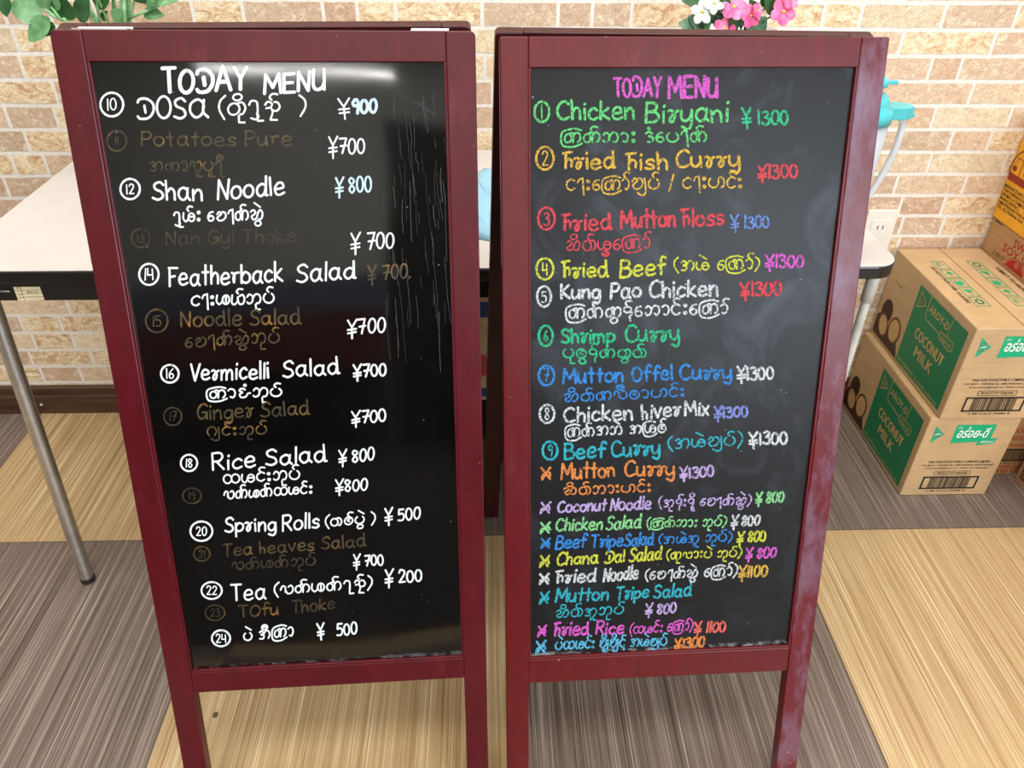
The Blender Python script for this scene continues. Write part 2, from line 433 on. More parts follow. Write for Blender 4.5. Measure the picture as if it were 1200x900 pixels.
for k in range(kmin, kmax + 1):
    js = sorted(rows.get(k, [])); xs = []
    cur = XL + rb.uniform(0, 0.1)
    for j in js + [XR]:
        while j - cur > 0.215:
            st = rb.choice([0.085, 0.16, 0.175, 0.185]);
            if j - cur - st < 0.07: st = (j - cur) / 2
            cur += st; xs.append(cur)
        if j < XR: xs.append(j); cur = j
    xs = [XL] + xs + [XR]
    zt, zb = zrow(k) - 0.0042, zrow(k + 1) + 0.0042
    for x0, x1 in zip(xs[:-1], xs[1:]):
        if x1 - x0 < 0.02: continue
        g = 0.0036; y = WALL_Y - 0.0008; n = 6
        top = [(x0 + g + (x1 - x0 - 2 * g) * i / n, y, zt + rb.uniform(-.0011, .0009)) for i in range(n + 1)]
        bot = [(x0 + g + (x1 - x0 - 2 * g) * i / n, y, zb + rb.uniform(-.0009, .0011)) for i in range(n, -1, -1)]
        wb.cur = 1; wb.add(top + bot, [tuple(range(2 * n + 2))]); brick_cols.append(pick())
def brick_mats():
    a = NT('cream_mortar'); f = a.noise(a.mapping((1, 1, 1)), 120, 3)
    a.base(a.ramp(f, [(0.3, lin((222, 214, 202))), (0.7, lin((240, 236, 228)))])); a.rough(0.75)
    t = NT('printed_brick'); at_ = t.n('ShaderNodeAttribute', attribute_name='brick_tone')
    big = t.noise(t.mapping((1, 1, 1)), 22, 6, 0.7, 1.5)
    mid = t.noise(t.mapping((1, 1, 1.3), (4, 4, 4)), 70, 6, 0.75, 0.8)
    fine = t.noise(t.mapping((1, 1, 1.4)), 210, 4, 0.8)
    c = at_.outputs['Color']
    marble = t.ramp(t.noise(t.mapping((1, 1, 1.6), (9, 2, 5)), 20, 7, 0.72, 2.5), [(0.36, lin((182, 132, 92))), (0.47, lin((224, 192, 146))), (0.56, lin((240, 226, 190))), (0.68, lin((248, 240, 218)))])
    c = t.mix(t.math('MULTIPLY', at_.outputs['Alpha'], 0.85), c, marble)
    c = t.mix(t.math('MULTIPLY', t.ramp(big, [(0.52, G1), (0.66, G0)]), 0.35), c, lin((238, 222, 190)))
    c = t.mix(t.math('MULTIPLY', t.ramp(mid, [(0.36, G0), (0.48, G1)]), 0.5), c, lin((176, 132, 94)))
    c = t.mix(t.math('MULTIPLY', t.ramp(mid, [(0.54, G1), (0.62, G0)]), 0.65), c, lin((242, 230, 206)))
    c = t.mix(t.math('MULTIPLY', t.ramp(fine, [(0.36, G0), (0.46, G1)]), 0.4), c, lin((150, 106, 74)))
    c = t.mix(t.math('MULTIPLY', t.ramp(fine, [(0.56, G1), (0.64, G0)]), 0.4), c, lin((242, 232, 212)))
    t.base(c); t.rough(0.65); t.bump(fine, 0.25, 0.001)
    return [a.m, t.m]
wo = obj('wall_front', wb, brick_mats(), smooth='flat'); struct(wo)
wo.data.polygons.foreach_set('use_smooth', [False] * len(wo.data.polygons))
ca = wo.data.color_attributes.new('brick_tone', 'FLOAT_COLOR', 'CORNER'); bi = 0
for p in wo.data.polygons:
    if p.material_index == 1:
        c = lin(brick_cols[bi]); bi += 1
        if p.normal.y > 0: p.flip()
        mrb = 1.0 if rb.random() < 0.34 else 0.0
        for li in p.loop_indices: ca.data[li].color = c[:3] + (mrb,)
def base_mat():
    t = NT('dark_stained_baseboard'); g = t.noise(t.mapping((5, 60, 90)), 1.0, 5, 0.6)
    t.base(t.ramp(g, [(0.3, lin((44, 26, 14))), (0.7, lin((88, 58, 36)))])); t.rough(0.4); return t.m
b = MB(); b.prism([(WALL_Y, 0), (WALL_Y - 0.018, 0), (WALL_Y - 0.018, 0.052), (WALL_Y - 0.012, 0.055), (WALL_Y - 0.012, 0.074), (WALL_Y - 0.007, 0.078), (WALL_Y, 0.078)], XL, XR, lambda y, z, x: (x, y, z))
bb = struct(obj('baseboard_front', b, base_mat()))
b = MB()
for px in (48.5,):
    P = at(px, 474, WALL_Y - 0.018)
    b.tube([(P.x, P.y + 0.002, P.z), (P.x, P.y - 0.002, P.z)], 0.0035, 14)
    b.tube([(P.x, P.y - 0.002, P.z), (P.x, P.y - 0.0035, P.z)], 0.0012, 8)
obj('screw', b, M['screw'], bb, label='bright screw head in the dark baseboard')
b = MB(); b.box(XL, 0.25, YB, YB + 0.06, 0.60, 0.97); b.box(1.0, 1.75, YB, YB + 0.06, 0.6, 0.97)
struct(obj('trim_1', b, M['counter']))
b = MB(); b.box(XL, 0.25, YB, YB + 0.02, 0.97, 1.28); struct(obj('trim_2', b, plain('blue_grey_wall_tile', (112, 116, 140), 0.5)))
b = MB(); b.box(XL, 0.25, YB, YB + 0.03, 0.0, 0.60); b.box(1.0, XR, YB, YB + 0.03, 0.0, 0.60); struct(obj('rear_shade_band', b, M['darkstandin']))  # added dark strip standing in for chairs and table shadows low down
b = MB(); b.box(XL, 1.35, YB + 0.03, -1.30, 0.0, 0.006); struct(obj('floor_reflection_darkener', b, plain('charcoal_reflection_darkener', (58, 50, 44), 0.9, scale=200)))  # unseen dark sheet added to darken the floor reflected in the left panel

# ---------------------------------------------------------------- stroke alphabet for the hand lettering
def E_(cx, cy, rx, ry, a0=90, a1=450, n=18):
    return [(cx + rx * math.cos(math.radians(a0 + (a1 - a0) * i / n)), cy + ry * math.sin(math.radians(a0 + (a1 - a0) * i / n))) for i in range(n + 1)]
def G(w, *st):
    out = []
    for s in st:
        if isinstance(s, str):
            sharp = s.startswith('!'); f = [float(x) for x in s.lstrip('!').split()]
            p = list(zip(f[0::2], f[1::2])); out.append(p if sharp else [(q.x, q.y) for q in smooth_path([(x, y, 0) for x, y in p], 5)])
        else: out.append(s)
    return (w, out)
bowl = '.46 .5 .28 .62 .06 .48 .03 .2 .2 0 .4 .12 .47 .4'
LAT = {
 'A': G(.66, '!0 0 .33 1 .66 0', '!.12 .34 .55 .34'), 'B': G(.55, '!0 0 0 1', '0 1 .32 .98 .46 .8 .34 .58 .05 .53', '.05 .53 .4 .5 .56 .28 .4 .03 0 0'),
 'C': G(.6, '.6 .86 .42 1 .18 .9 .02 .55 .1 .14 .33 0 .62 .12'), 'D': G(.72, '.02 .82 .1 .98 .42 1 .7 .75 .72 .36 .5 .04 .14 0 .02 .12', '!.32 .66 .37 .3'),
 'E': G(.5, '!.5 1 0 1 0 0 .5 0', '!0 .52 .42 .52'), 'F': G(.5, '!0 1 .52 .98', '!.05 1 .1 0', '!.07 .5 .38 .54'),
 'H': G(.42, '!-.08 .93 .36 1', '!.06 .96 .08 0', '.08 .42 .22 .58 .38 .46 .38 .12'),
 'G': G(.6, '.58 .86 .4 1 .16 .9 .02 .5 .14 .1 .36 .04 .56 .3', '!.6 .0 .58 .45 .3 .45'), 'K': G(.5, '!0 0 0 1', '!.46 .95 .03 .48 .5 0'),
 'L': G(.42, '!.02 1 .06 0', '.06 .34 .2 .5 .34 .34 .34 0'), 'M': G(.78, '!0 0 .06 1 .4 .3 .7 1 .78 0'), 'N': G(.56, '!.02 0 .03 1 .5 0 .56 1'),
 'O': G(.62, E_(.31, .5, .31, .5)), 'P': G(.48, '!0 0 .02 1', '0 1 .35 1 .48 .76 .34 .5 .02 .48'), 'R': G(.56, '!.03 0 0 1', '0 1 .38 1 .5 .76 .34 .52 .04 .5', '!.2 .5 .56 0'),
 'S': G(.52, '.52 .84 .34 1 .08 .86 .13 .6 .42 .44 .5 .16 .26 0 0 .1'), 'T': G(.58, '!0 1 .58 1', '!.29 1 .31 0'),
 'U': G(.55, '.02 1 .02 .25 .18 .02 .42 .08 .52 .3', '!.52 1 .55 0'), 'V': G(.56, '!0 1 .3 0 .56 1'), 'Y': G(.56, '!0 1 .28 .5 .56 1', '!.28 .5 .28 0'),
 '@': G(.8, [(a * 1.4, b * 1.5) for a, b in G(0, bowl)[1][0]], '.66 .9 .62 .3 .84 0'),
 'a': G(.56, bowl, '.48 .6 .45 .2 .58 0'), 'b': G(.5, '!0 1 0 0', '0 .35 .2 .6 .47 .45 .48 .14 .25 0 0 .12'), 'c': G(.46, '.45 .5 .28 .62 .06 .44 .04 .16 .22 0 .46 .1'),
 'd': G(.56, bowl, '!.46 1 .5 .02 .6 .02'), 'e': G(.5, '.04 .3 .44 .36 .4 .58 .2 .62 .03 .4 .06 .1 .26 0 .5 .1'), 'f': G(.42, '.46 .92 .34 1.05 .18 .9 .18 .0', '!.0 .55 .4 .58'),
 'g': G(.5, bowl, '.47 .6 .5 -.1 .34 -.36 .06 -.26'), 'h': G(.44, '!0 1 .03 0', '.03 .35 .22 .6 .4 .45 .42 0'), 'i': G(.1, '!.05 .6 .06 0', '!.06 .85 .08 .92'),
 'k': G(.44, '!0 1 0 0', '!.38 .62 .03 .3 .44 0'), 'l': G(.08, '!.03 1 .05 0'), 'm': G(.74, '!0 .6 .02 0', '.02 .35 .16 .6 .32 .5 .34 0', '.34 .35 .5 .6 .66 .5 .7 0'),
 'n': G(.46, '!0 .6 .02 0', '.02 .32 .22 .6 .4 .48 .44 0'), 'o': G(.5, E_(.25, .3, .25, .31)), 'p': G(.5, '!0 .62 .04 -.36', '.02 .4 .2 .62 .46 .5 .46 .2 .25 .02 .04 .12'),
 'r': G(.42, '0 .58 .14 .48 .12 .06 .12 .02', '.12 .06 .1 .3 .22 .55 .42 .58'), 's': G(.42, '.4 .5 .26 .62 .06 .5 .12 .34 .34 .26 .38 .08 .2 0 .0 .06'),
 't': G(.36, '!.18 .98 .2 0', '!0 .62 .36 .62'), 'u': G(.48, '0 .6 .0 .18 .16 0 .36 .14 .42 .4', '!.42 .6 .46 0'), 'v': G(.46, '!0 .6 .22 0 .46 .62'),
 'x': G(.44, '!0 .6 .44 0', '!.42 .62 .02 0'), 'y': G(.5, '0 .6 .02 .2 .2 .06 .4 .22 .46 .5', '.46 .62 .48 -.1 .34 -.36 .06 -.22'),
 'z': G(.42, '0 .58 .14 .62 .3 .4 .26 .1 .14 .0 .08 .16 .22 .44 .44 .6'),
 '0': G(.5, E_(.25, .5, .25, .5)), '1': G(.12, '!.06 1 .06 0'), '2': G(.5, '.04 .78 .16 1 .44 .9 .42 .6 .1 .1 .06 .02 .5 .04'),
 '3': G(.48, '.04 .9 .26 1 .44 .8 .2 .56', '.2 .56 .48 .44 .44 .08 .2 0 .0 .12'), '4': G(.5, '!.06 1 .02 .4 .46 .46', '!.44 .95 .46 0'),
 '5': G(.5, '!.46 1 .08 1 .06 .56', '.06 .56 .34 .62 .5 .36 .36 .04 .02 .04'), '6': G(.46, '.36 1 .1 .66 .02 .3 .14 .02 .38 .06 .46 .3 .28 .5 .06 .36'),
 '7': G(.5, '!0 .98 .48 1 .22 0', '!.08 .48 .5 .52'), '8': G(.48, '.42 .86 .2 1 .04 .8 .22 .54 .44 .26 .26 0 .04 .2 .22 .52 .44 .78 .38 .92'), '9': G(.46, '.44 .8 .26 1 .04 .78 .14 .54 .4 .62 .44 .84 .42 .4 .38 0'),
 '¥': G(.62, '!0 1.08 .3 .52 .62 1.12', '!.3 .52 .34 -.32', '!.02 .34 .6 .4', '!.04 .08 .6 .16'), '(': G(.26, '.26 1.12 .04 .8 .02 .35 .26 -.12'), ')': G(.26, '0 1.12 .22 .8 .24 .35 0 -.12'),
 '.': G(.1, '!.03 0 .07 .05'), '/': G(.3, '!0 -.15 .3 1.15'), '*': G(.8, '!.02 .95 .72 .05', '!.7 1 .08 .0', '.36 .55 .62 .6 .74 .34', '.36 .5 .12 .34 .1 .06'),
 ' ': (.34, []),
}
# Burmese letters, body height 0..1
MY = {
 'က': G(1.25, E_(.26, .42, .25, .42), '.3 .82 .5 .98 .64 .78 .64 .02', '.64 .7 .86 .98 1.12 .78 1.16 .3 1.0 .02'), 'တ': G(1.1, E_(.36, .46, .34, .46), '.5 .88 .84 .96 1.04 .55 .92 .08 .74 .02'),
 'ထ': G(1.4, E_(.36, .5, .34, .46), E_(1.02, .5, .34, .46)), 'မ': G(1.05, '.02 .92 -.02 .35 .2 .02 .42 .26 .48 .62', E_(.74, .44, .28, .42), '!.48 .5 .98 .5'),
 'န': G(.7, E_(.32, .66, .3, .3), '.6 .6 .62 .2 .46 -.05 .5 -.5'), 'ပ': G(.9, E_(.42, .5, .42, .5, 125, 415)), 'သ': G(1.2, '.04 .74 .22 1 .48 .74 .44 .2 .2 .02 .04 .16', '.48 .55 .7 .98 1.0 .92 1.12 .5 1.0 .06 .8 .04'),
 'ဘ': G(1.15, '.04 .3 .16 .02 .42 .2 .46 .7 .24 .98 .06 .8', '.46 .6 .7 .98 1.02 .9 1.1 .4 .92 .02 .74 .2'), 'ာ': G(.58, '.0 .82 .2 1 .46 .84 .52 .4 .36 .02 .16 .1'),
 'ါ': G(.5, '.0 .72 .12 1.02 .38 1.12', '!.4 1.16 .48 -.42'), 'း': G(.34, E_(.14, .84, .1, .12, n=8), E_(.16, .14, .1, .12, n=8)), 'င': G(.72, '.66 .86 .4 1 .06 .72 .06 .24 .36 0 .64 .16'),
 'ရ': G(.72, '.0 .68 .12 .98 .42 .94 .5 .55 .5 -.4', '!.5 -.4 .52 -.6 .84 -.6'), 'ည': G(.95, '.06 .7 .22 .95 .46 .78 .38 .5 .12 .42', '.38 .5 .5 .1 .36 -.5', '!.36 -.5 .76 -.54', '.5 .22 .76 .2 .92 .5 .8 .85 .6 .9'),
 'ဖ': G(1.05, '.02 .92 -.02 .35 .2 .02 .44 .3 .48 .66', E_(.74, .46, .28, .44), '!.74 .9 .74 .02'), 'ယ': G(1.05, '.02 .95 .0 .22 .22 .0 .46 .3 .48 .75', '.48 .4 .66 .02 .94 .1 1.02 .6 .84 .96 .62 .82'),
 'ဆ': G(1.2, '.04 .8 .26 .98 .48 .76 .3 .48 .1 .34 .24 .02 .54 .16 .68 .6 .9 .98 1.12 .66 1.0 .1 .74 .04'), 'ခ': G(.92, '.06 .7 .24 .98 .44 .74 .22 .5 .08 .3 .26 .02 .6 .06 .86 .4 .8 .86 .54 .98'),
 'ဇ': G(.95, '.5 .86 .24 1 .06 .78 .3 .56 .1 .36 .22 .02 .56 .06 .72 .4 .92 .46'), 'စ': G(.85, E_(.4, .46, .38, .48, 60, 400), '.66 .84 .44 .7 .3 .5 .5 .36'), 'လ': G(1.1, '.02 .5 .16 .94 .4 .8 .44 .2', '.44 .4 .64 .02 .96 .1 1.06 .6 .88 .96 .66 .82'),
 'ဒ': G(.66, '.08 .84 .32 1 .54 .78 .3 .54', '.3 .54 .6 .4 .52 .04 .18 .0'), 'အ': G(1.2, '.06 .84 .28 1 .46 .76 .22 .54', '.22 .54 .5 .4 .42 .04 .08 .06', '.5 .6 .72 .98 1.02 .86 1.1 .4 .94 .02'),
 'ဟ': G(1.3, E_(.4, .5, .4, .48, 130, 395), '.74 .74 .92 1 1.2 .8 1.22 .25 1.04 .02'), 'ဂ': G(.8, '.14 .04 .0 .5 .2 .96 .56 .96 .76 .5 .6 .04'), 'ဝ': G(.8, E_(.38, .48, .36, .48)),
 'ွှ': G(.1), 'ေ': G(.62, '.5 .98 .22 .9 .02 .45 .14 .06 .42 .04 .54 .3 .36 .56 .06 .42'), '/': G(.5, '!.1 -.2 .42 1.25'), '(': G(.36, '.36 1.4 .06 1.0 .04 .4 .36 -.3'), ')': G(.36, '0 1.4 .3 1.0 .32 .4 0 -.3'), ' ': (.5, []),
}
def layout(txt, my):
    """list of strokes in font units, and the total width"""
    T = MY if my else LAT; J = (1, 0, 0); x = 0.0; out = []; bw = 0; bx = 0; wrap = False
    gap = .17 if my else .16
    def put(st, ox):
        k, dy, sl = J; out.extend([[(a + ox + sl * b_, b_ * k + dy) for a, b_ in s] for s in st])
    for ch in txt:
        cx = bx + bw / 2
        if my and ch == 'ြ': wrap = True; x += .2; continue
        if my and ch in '်ိီုူွှျံ့ဲ':
            if ch == '်': put(G(0, '-.08 1.08 -.2 1.3 -.02 1.56 .28 1.5')[1], cx + .05)
            elif ch == 'ိ': put([E_(0, 1.4, .26, .26)], cx)
            elif ch == 'ီ': put([E_(0, 1.42, .3, .3)], cx); put(G(0, '-.12 1.42 .0 1.56 .12 1.42 .2 1.2')[1], cx)
            elif ch == 'ု': put([[(0, -.1), (.03, -.62), (.36, -.64)]], cx + .12)
            elif ch == 'ူ': put([[(0, -.1), (.02, -.6)], [(.22, -.1), (.24, -.62), (.55, -.64)]], cx + .02)
            elif ch == 'ွ': put([E_(0, -.38, .27, .26)], cx + .05)
            elif ch == 'ှ': put(G(0, '0 -.02 .1 -.26 -.06 -.48 -.34 -.36')[1], cx + .1)
            elif ch == 'ျ': put(G(0, '.0 .95 .04 .1 .0 -.42 -.3 -.56 -.62 -.34')[1], bx + bw + .12); x += .22
            elif ch == 'ံ': put([E_(0, 1.34, .09, .1, n=8)], cx)
            elif ch == '့': put([E_(0, -.32, .09, .1, n=8)], cx + .3)
            elif ch == 'ဲ': put([[(-.3, 1.72), (.24, 1.26)]], cx + .1)
            continue
        w, st = T.get(ch, (.5, []))
        J = (random.uniform(.93, 1.07), random.uniform(-.035, .035), random.uniform(-.05, .05))
        if wrap:
            put(G(0, '{0} 1.2 {1} 1.36 -.12 1.1 -.26 .4 -.06 -.3 {1} -.42 {2} -.1'.format(w - .05, w * .55, w + .06))[1], x); wrap = False
        put(st, x); bx, bw = x, w
        x += w + (gap if ch != ' ' else 0)
    return out, x - gap

def ribbon(mb, path, w, to3d, nrm_lift):
    """flat brush stroke with round ends in pixel-plane coordinates mapped onto the board"""
    p = [Vector((a, c)) for a, c in path]; q = [p[0]]
    for a in p[1:]:
        if (a - q[-1]).length > 0.25: q.append(a)
    if len(q) == 1: q.append(q[0] + Vector((0.4, 0)))
    L, R = [], []; n = len(q); h = w / 2
    for i in range(n):
        t = (q[min(i + 1, n - 1)] - q[max(i - 1, 0)]).normalized()
        if 0 < i < n - 1:
            t1 = (q[i] - q[i - 1]).normalized(); t2 = (q[i + 1] - q[i]).normalized()
            if t1.dot(t2) < 0.3:      # sharp corner: close this piece and start again
                ribbon(mb, [tuple(a) for a in q[:i + 1]], w, to3d, nrm_lift); ribbon(mb, [tuple(a) for a in q[i:]], w, to3d, nrm_lift); return
        nn = Vector((-t.y, t.x)) * h * random.uniform(.9, 1.1); L.append(q[i] + nn); R.append(q[i] - nn)
    def cap(c, t):
        a0 = math.atan2(t.y, t.x); return [c + Vector((math.cos(a0 + s), math.sin(a0 + s))) * h for s in (math.radians(60), 0, math.radians(-60))]
    t1 = (q[-1] - q[-2]).normalized(); t0 = (q[0] - q[1]).normalized()
    lift = nrm_lift + random.uniform(0, 0.00008)
    vs = [to3d(v, lift) for v in L + R + cap(q[-1], t1) + cap(q[0], t0)]
    fs = [(i, n + i, n + i + 1, i + 1) for i in range(n - 1)]
    fs.append((n - 1, 2 * n - 1, 2 * n + 2, 2 * n + 1, 2 * n)); fs.append((n, 0, 2 * n + 5, 2 * n + 4, 2 * n + 3))
    mb.add(vs, fs)

# ---------------------------------------------------------------- the two menu boards
BW = 0.45
class Frame:
    def __init__(s, x, y, z, yaw, lean, roll):
        cy, sy = math.cos(yaw), math.sin(yaw)
        U = Vector((cy, sy, 0)); N = Vector((-sy, cy, 0)); D = Vector((0, 0, -1)) * math.cos(lean) - N * math.sin(lean)
        s.U = U * math.cos(roll) + D * math.sin(roll); s.D = D * math.cos(roll) - U * math.sin(roll)
        s.o = Vector((x, y, z)); s.N = s.U.cross(s.D)           # pointing to the back
        if s.N.y < 0: s.N = -s.N
    def __call__(s, u, v, n): return s.o + s.U * u + s.D * v - s.N * n      # n > 0 is towards the viewer
    def hit(s, px, py, n=0.0):
        r = ray(px, py); p0 = s.o - s.N * n
        return CAM_POS + r * ((p0 - CAM_POS).dot(s.N) / r.dot(s.N))
def rounded(u0, u1, v0, v1, corner, r=0.006):
    pts = []
    for (cu, cv, name, a0) in ((u0, v0, 'tl', 180), (u1, v0, 'tr', 270), (u1, v1, 'br', 0), (u0, v1, 'bl', 90)):
        if name == corner:
            su = 1 if cu == u0 else -1
            for i in range(6):
                a = math.radians(a0 + 90 * i / 5); pts.append((cu + su * r + r * math.cos(a), cv + r + r * math.sin(a)))
        else: pts.append((cu, cv))
    return pts
def make_board(fr, rear, s, cr, rail, pb, rb_, label, mats, panel_mat, rear_len):
    root = thing('menu_board', label, 'menu board', (fr.o.x, fr.o.y - 0.03, 0))
    hw = BW / 2; T = 0.020; LEN = fr.o.z / abs(fr.D.z)
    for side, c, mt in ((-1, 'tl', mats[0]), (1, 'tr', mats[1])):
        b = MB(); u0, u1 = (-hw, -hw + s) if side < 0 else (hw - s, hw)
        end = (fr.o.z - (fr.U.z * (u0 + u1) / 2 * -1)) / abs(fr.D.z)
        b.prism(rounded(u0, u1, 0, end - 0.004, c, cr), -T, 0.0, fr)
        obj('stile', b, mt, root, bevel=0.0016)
    b = MB(); b.box(-hw + s, hw - s, 0.0, rail, -T, -0.0008, fr); obj('top_rail', b, mats[2], root, bevel=0.001)
    b = MB(); b.box(-hw + s, hw - s, pb, rb_, -T, -0.0008, fr); obj('bottom_rail', b, mats[2], root, bevel=0.0014)
    b = MB()    # thin bead moulding that holds the panel
    for u0, u1 in ((-hw + s - 0.0004, -hw + s + 0.0028), (hw - s - 0.0028, hw - s + 0.0004)): b.box(u0, u1, rail, pb, -0.008, -0.0012, fr)
    b.box(-hw + s, hw - s, pb - 0.0035, pb + 0.0004, -0.008, -0.0012, fr)
    obj('panel_bead', b, mats[2], root, bevel=0.0008)
    b = MB(); b.box(-hw + s - 0.004, hw - s + 0.004, rail - 0.004, pb + 0.004, -0.010, -0.0055, fr)
    panel = obj('chalkboard_panel', b, panel_mat, root, label='black writing panel covered with hand lettered dishes and prices')
    # rear frame
    for u0, u1, c in ((-hw, -hw + s, 'tl'), (hw - s, hw, 'tr')):
        b = MB(); b.prism(rounded(u0, u1, 0, rear_len, c), -0.015, 0.0, rear); obj('rear_stile', b, M['wood_d'], root, bevel=0.0016)
    b = MB(); b.box(-hw + s, hw - s, 0.0, rail, -0.0145, -0.001, rear); obj('rear_top_rail', b, M['wood_d'], root, bevel=0.001)
    b = MB(); b.box(-hw + s, hw - s, pb, rb_, -0.0145, -0.001, rear); obj('rear_bottom_rail', b, M['wood_d'], root, bevel=0.001)
    b = MB(); b.box(-hw + s - 0.004, hw - s + 0.004, rail - 0.004, pb + 0.004, -0.012, -0.006, rear); obj('rear_panel', b, M['blackpanel'], root)
    return root, panel
def my_line(r): return r[0] == 'my'
def write(panel, fr, runs):
    LIFT = -0.0055 + 0.00025
    def to3d(v, lift): return fr.hit(v.x, v.y, lift)
    for r in runs:
        kind, txt, x0, y0, x1, y1, h, ink, w = r[:9]; h = h * 0.9 if my_line(r) else h; w *= (0.74 if my_line(r) else 0.86) if fr is FL else (0.80 if my_line(r) else 0.98); sl = 0.14 if (fr is FR and r[3] > 585) else 0.0
        b = MB(); my = kind == 'my'
        if kind == 'ring':      # circled number: x0,y0 centre, x1,y1 radii, h digit height
            for st in [E_(0, 0, 1, 1, 70, 440)]: ribbon(b, [(x0 + a * x1, y0 - c * y1) for a, c in st], w, to3d, LIFT)
            h = h * 1.12; st, tw = layout(txt, False); sx = min(h * 1.0, x1 * 1.2 / tw) if len(txt) > 1 else h * .8
            for s_ in st: ribbon(b, [(x0 - tw * sx / 2 + a * sx, y0 + h / 2 - c * h) for a, c in s_], w * .62, to3d, LIFT)
            nm, kindtxt = 'item_number', 'ringed number ' + txt
        else:
            st, tw = layout(txt, my); dx, dy = x1 - x0, y1 - y0
            for s_ in st: ribbon(b, [(x0 + dx * a / tw + sl * (c - .4) * h, y0 + dy * a / tw - c * h) for a, c in s_], w, to3d, LIFT)
            nm = {'en': 'dish_lettering', 'my': 'burmese_lettering', 'pr': 'price_lettering', 'hd': 'heading_lettering', 'st': 'bullet_mark'}[kind]
        obj(nm, b, INK[ink], panel, smooth='flat')

def roll_rear(fr, yaw, lean, roll, du=0.0):
    top = fr(du, -0.0045, -0.0205); return Frame(top.x, top.y, top.z, yaw, -lean, roll)
FL = Frame(0.3229, -0.2584, 1.0546, 0.0489, 0.2886, 0.0099)
FR = Frame(0.7991, -0.2285, 1.0435, 0.0361, 0.3177, 0.0052)
# rear frames lean the other way; their outer face looks to the wall
RL = roll_rear(FL, 0.0489, 0.252, 0.0, -0.004); RR = roll_rear(FR, 0.0361, 0.247, 0.016, -0.004)
for r_ in (RL, RR): r_.o = r_.o + r_.N * -0.0
boardL, panelL = make_board(FL, RL, .0329, .006, .0318, .8272, .8621, 'dark red A-frame menu board with glossy black panel and white lettering, left of the pair',
                            (M['wood_l'], M['wood_l'], M['wood_l']), M['board_l'], RL.o.z / abs(RL.D.z) - 0.004)
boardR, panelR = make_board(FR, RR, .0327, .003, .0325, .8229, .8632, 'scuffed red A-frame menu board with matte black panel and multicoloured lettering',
                            (M['wood_r'], M['wood_worn_sheen'], M['wood_r']), M['board_r'], RR.o.z / abs(RR.D.z) - 0.004)
for fr, root, ranges in ((FL, boardL, ((82, 148), (481, 526))), (FR, boardR, ())):
    for a, c in ranges:
        y = 33 if fr is FL else 42
        ua = (fr.hit(a, y) - fr.o).dot(fr.U); uc = (fr.hit(c, y) - fr.o).dot(fr.U)
        b = MB(); b.box(ua, uc, -0.0014, 0.0004, -0.030, -0.003, fr)
        b.tube([fr(ua, -0.002, -0.0215), fr(uc, -0.002, -0.0215)], 0.0026, 10)
        obj('hinge', b, M['hinge'], root, label='bright steel hinge leaf on the top edge')

INK['scratch'] = chalk('grey_scratch', (84, 84, 86), True); INK['scratch2'] = chalk('dark_grey_scratch', (46, 46, 48), True)
rs_ = random.Random(21)
for ink, cnt in (('scratch', 22), ('scratch2', 46)):
    b = MB()
    for _ in range(cnt):
        x = rs_.uniform(448, 522); y = rs_.uniform(105, 370); L_ = rs_.choice([12, 25, 40, 70]); k = rs_.uniform(.02, .14)
        if x > 515 and y + L_ > 400: continue
        ribbon(b, [(x, y), (x + k * L_ * .5 + rs_.uniform(-1, 1), y + L_ * .5), (x + k * L_, y + L_)], rs_.uniform(.35, .7), lambda v, l: FL.hit(v.x, v.y, l), -0.0055 + 0.00012)
    if ink == 'scratch2':
        for i in range(14): ribbon(b, [(452 + i * 3.2, 112 + i * .6), (462 + i * 3, 106 + i * 1.6), (474 + i * 3, 112 + i * 2)], .6, lambda v, l: FL.hit(v.x, v.y, l), -0.0055 + 0.00012)
    obj('scratch_marks', b, INK[ink], panelL, smooth='flat', label='fine pale scratches at the right side of the glossy panel')
Lw, Lt = 'white', 2.9
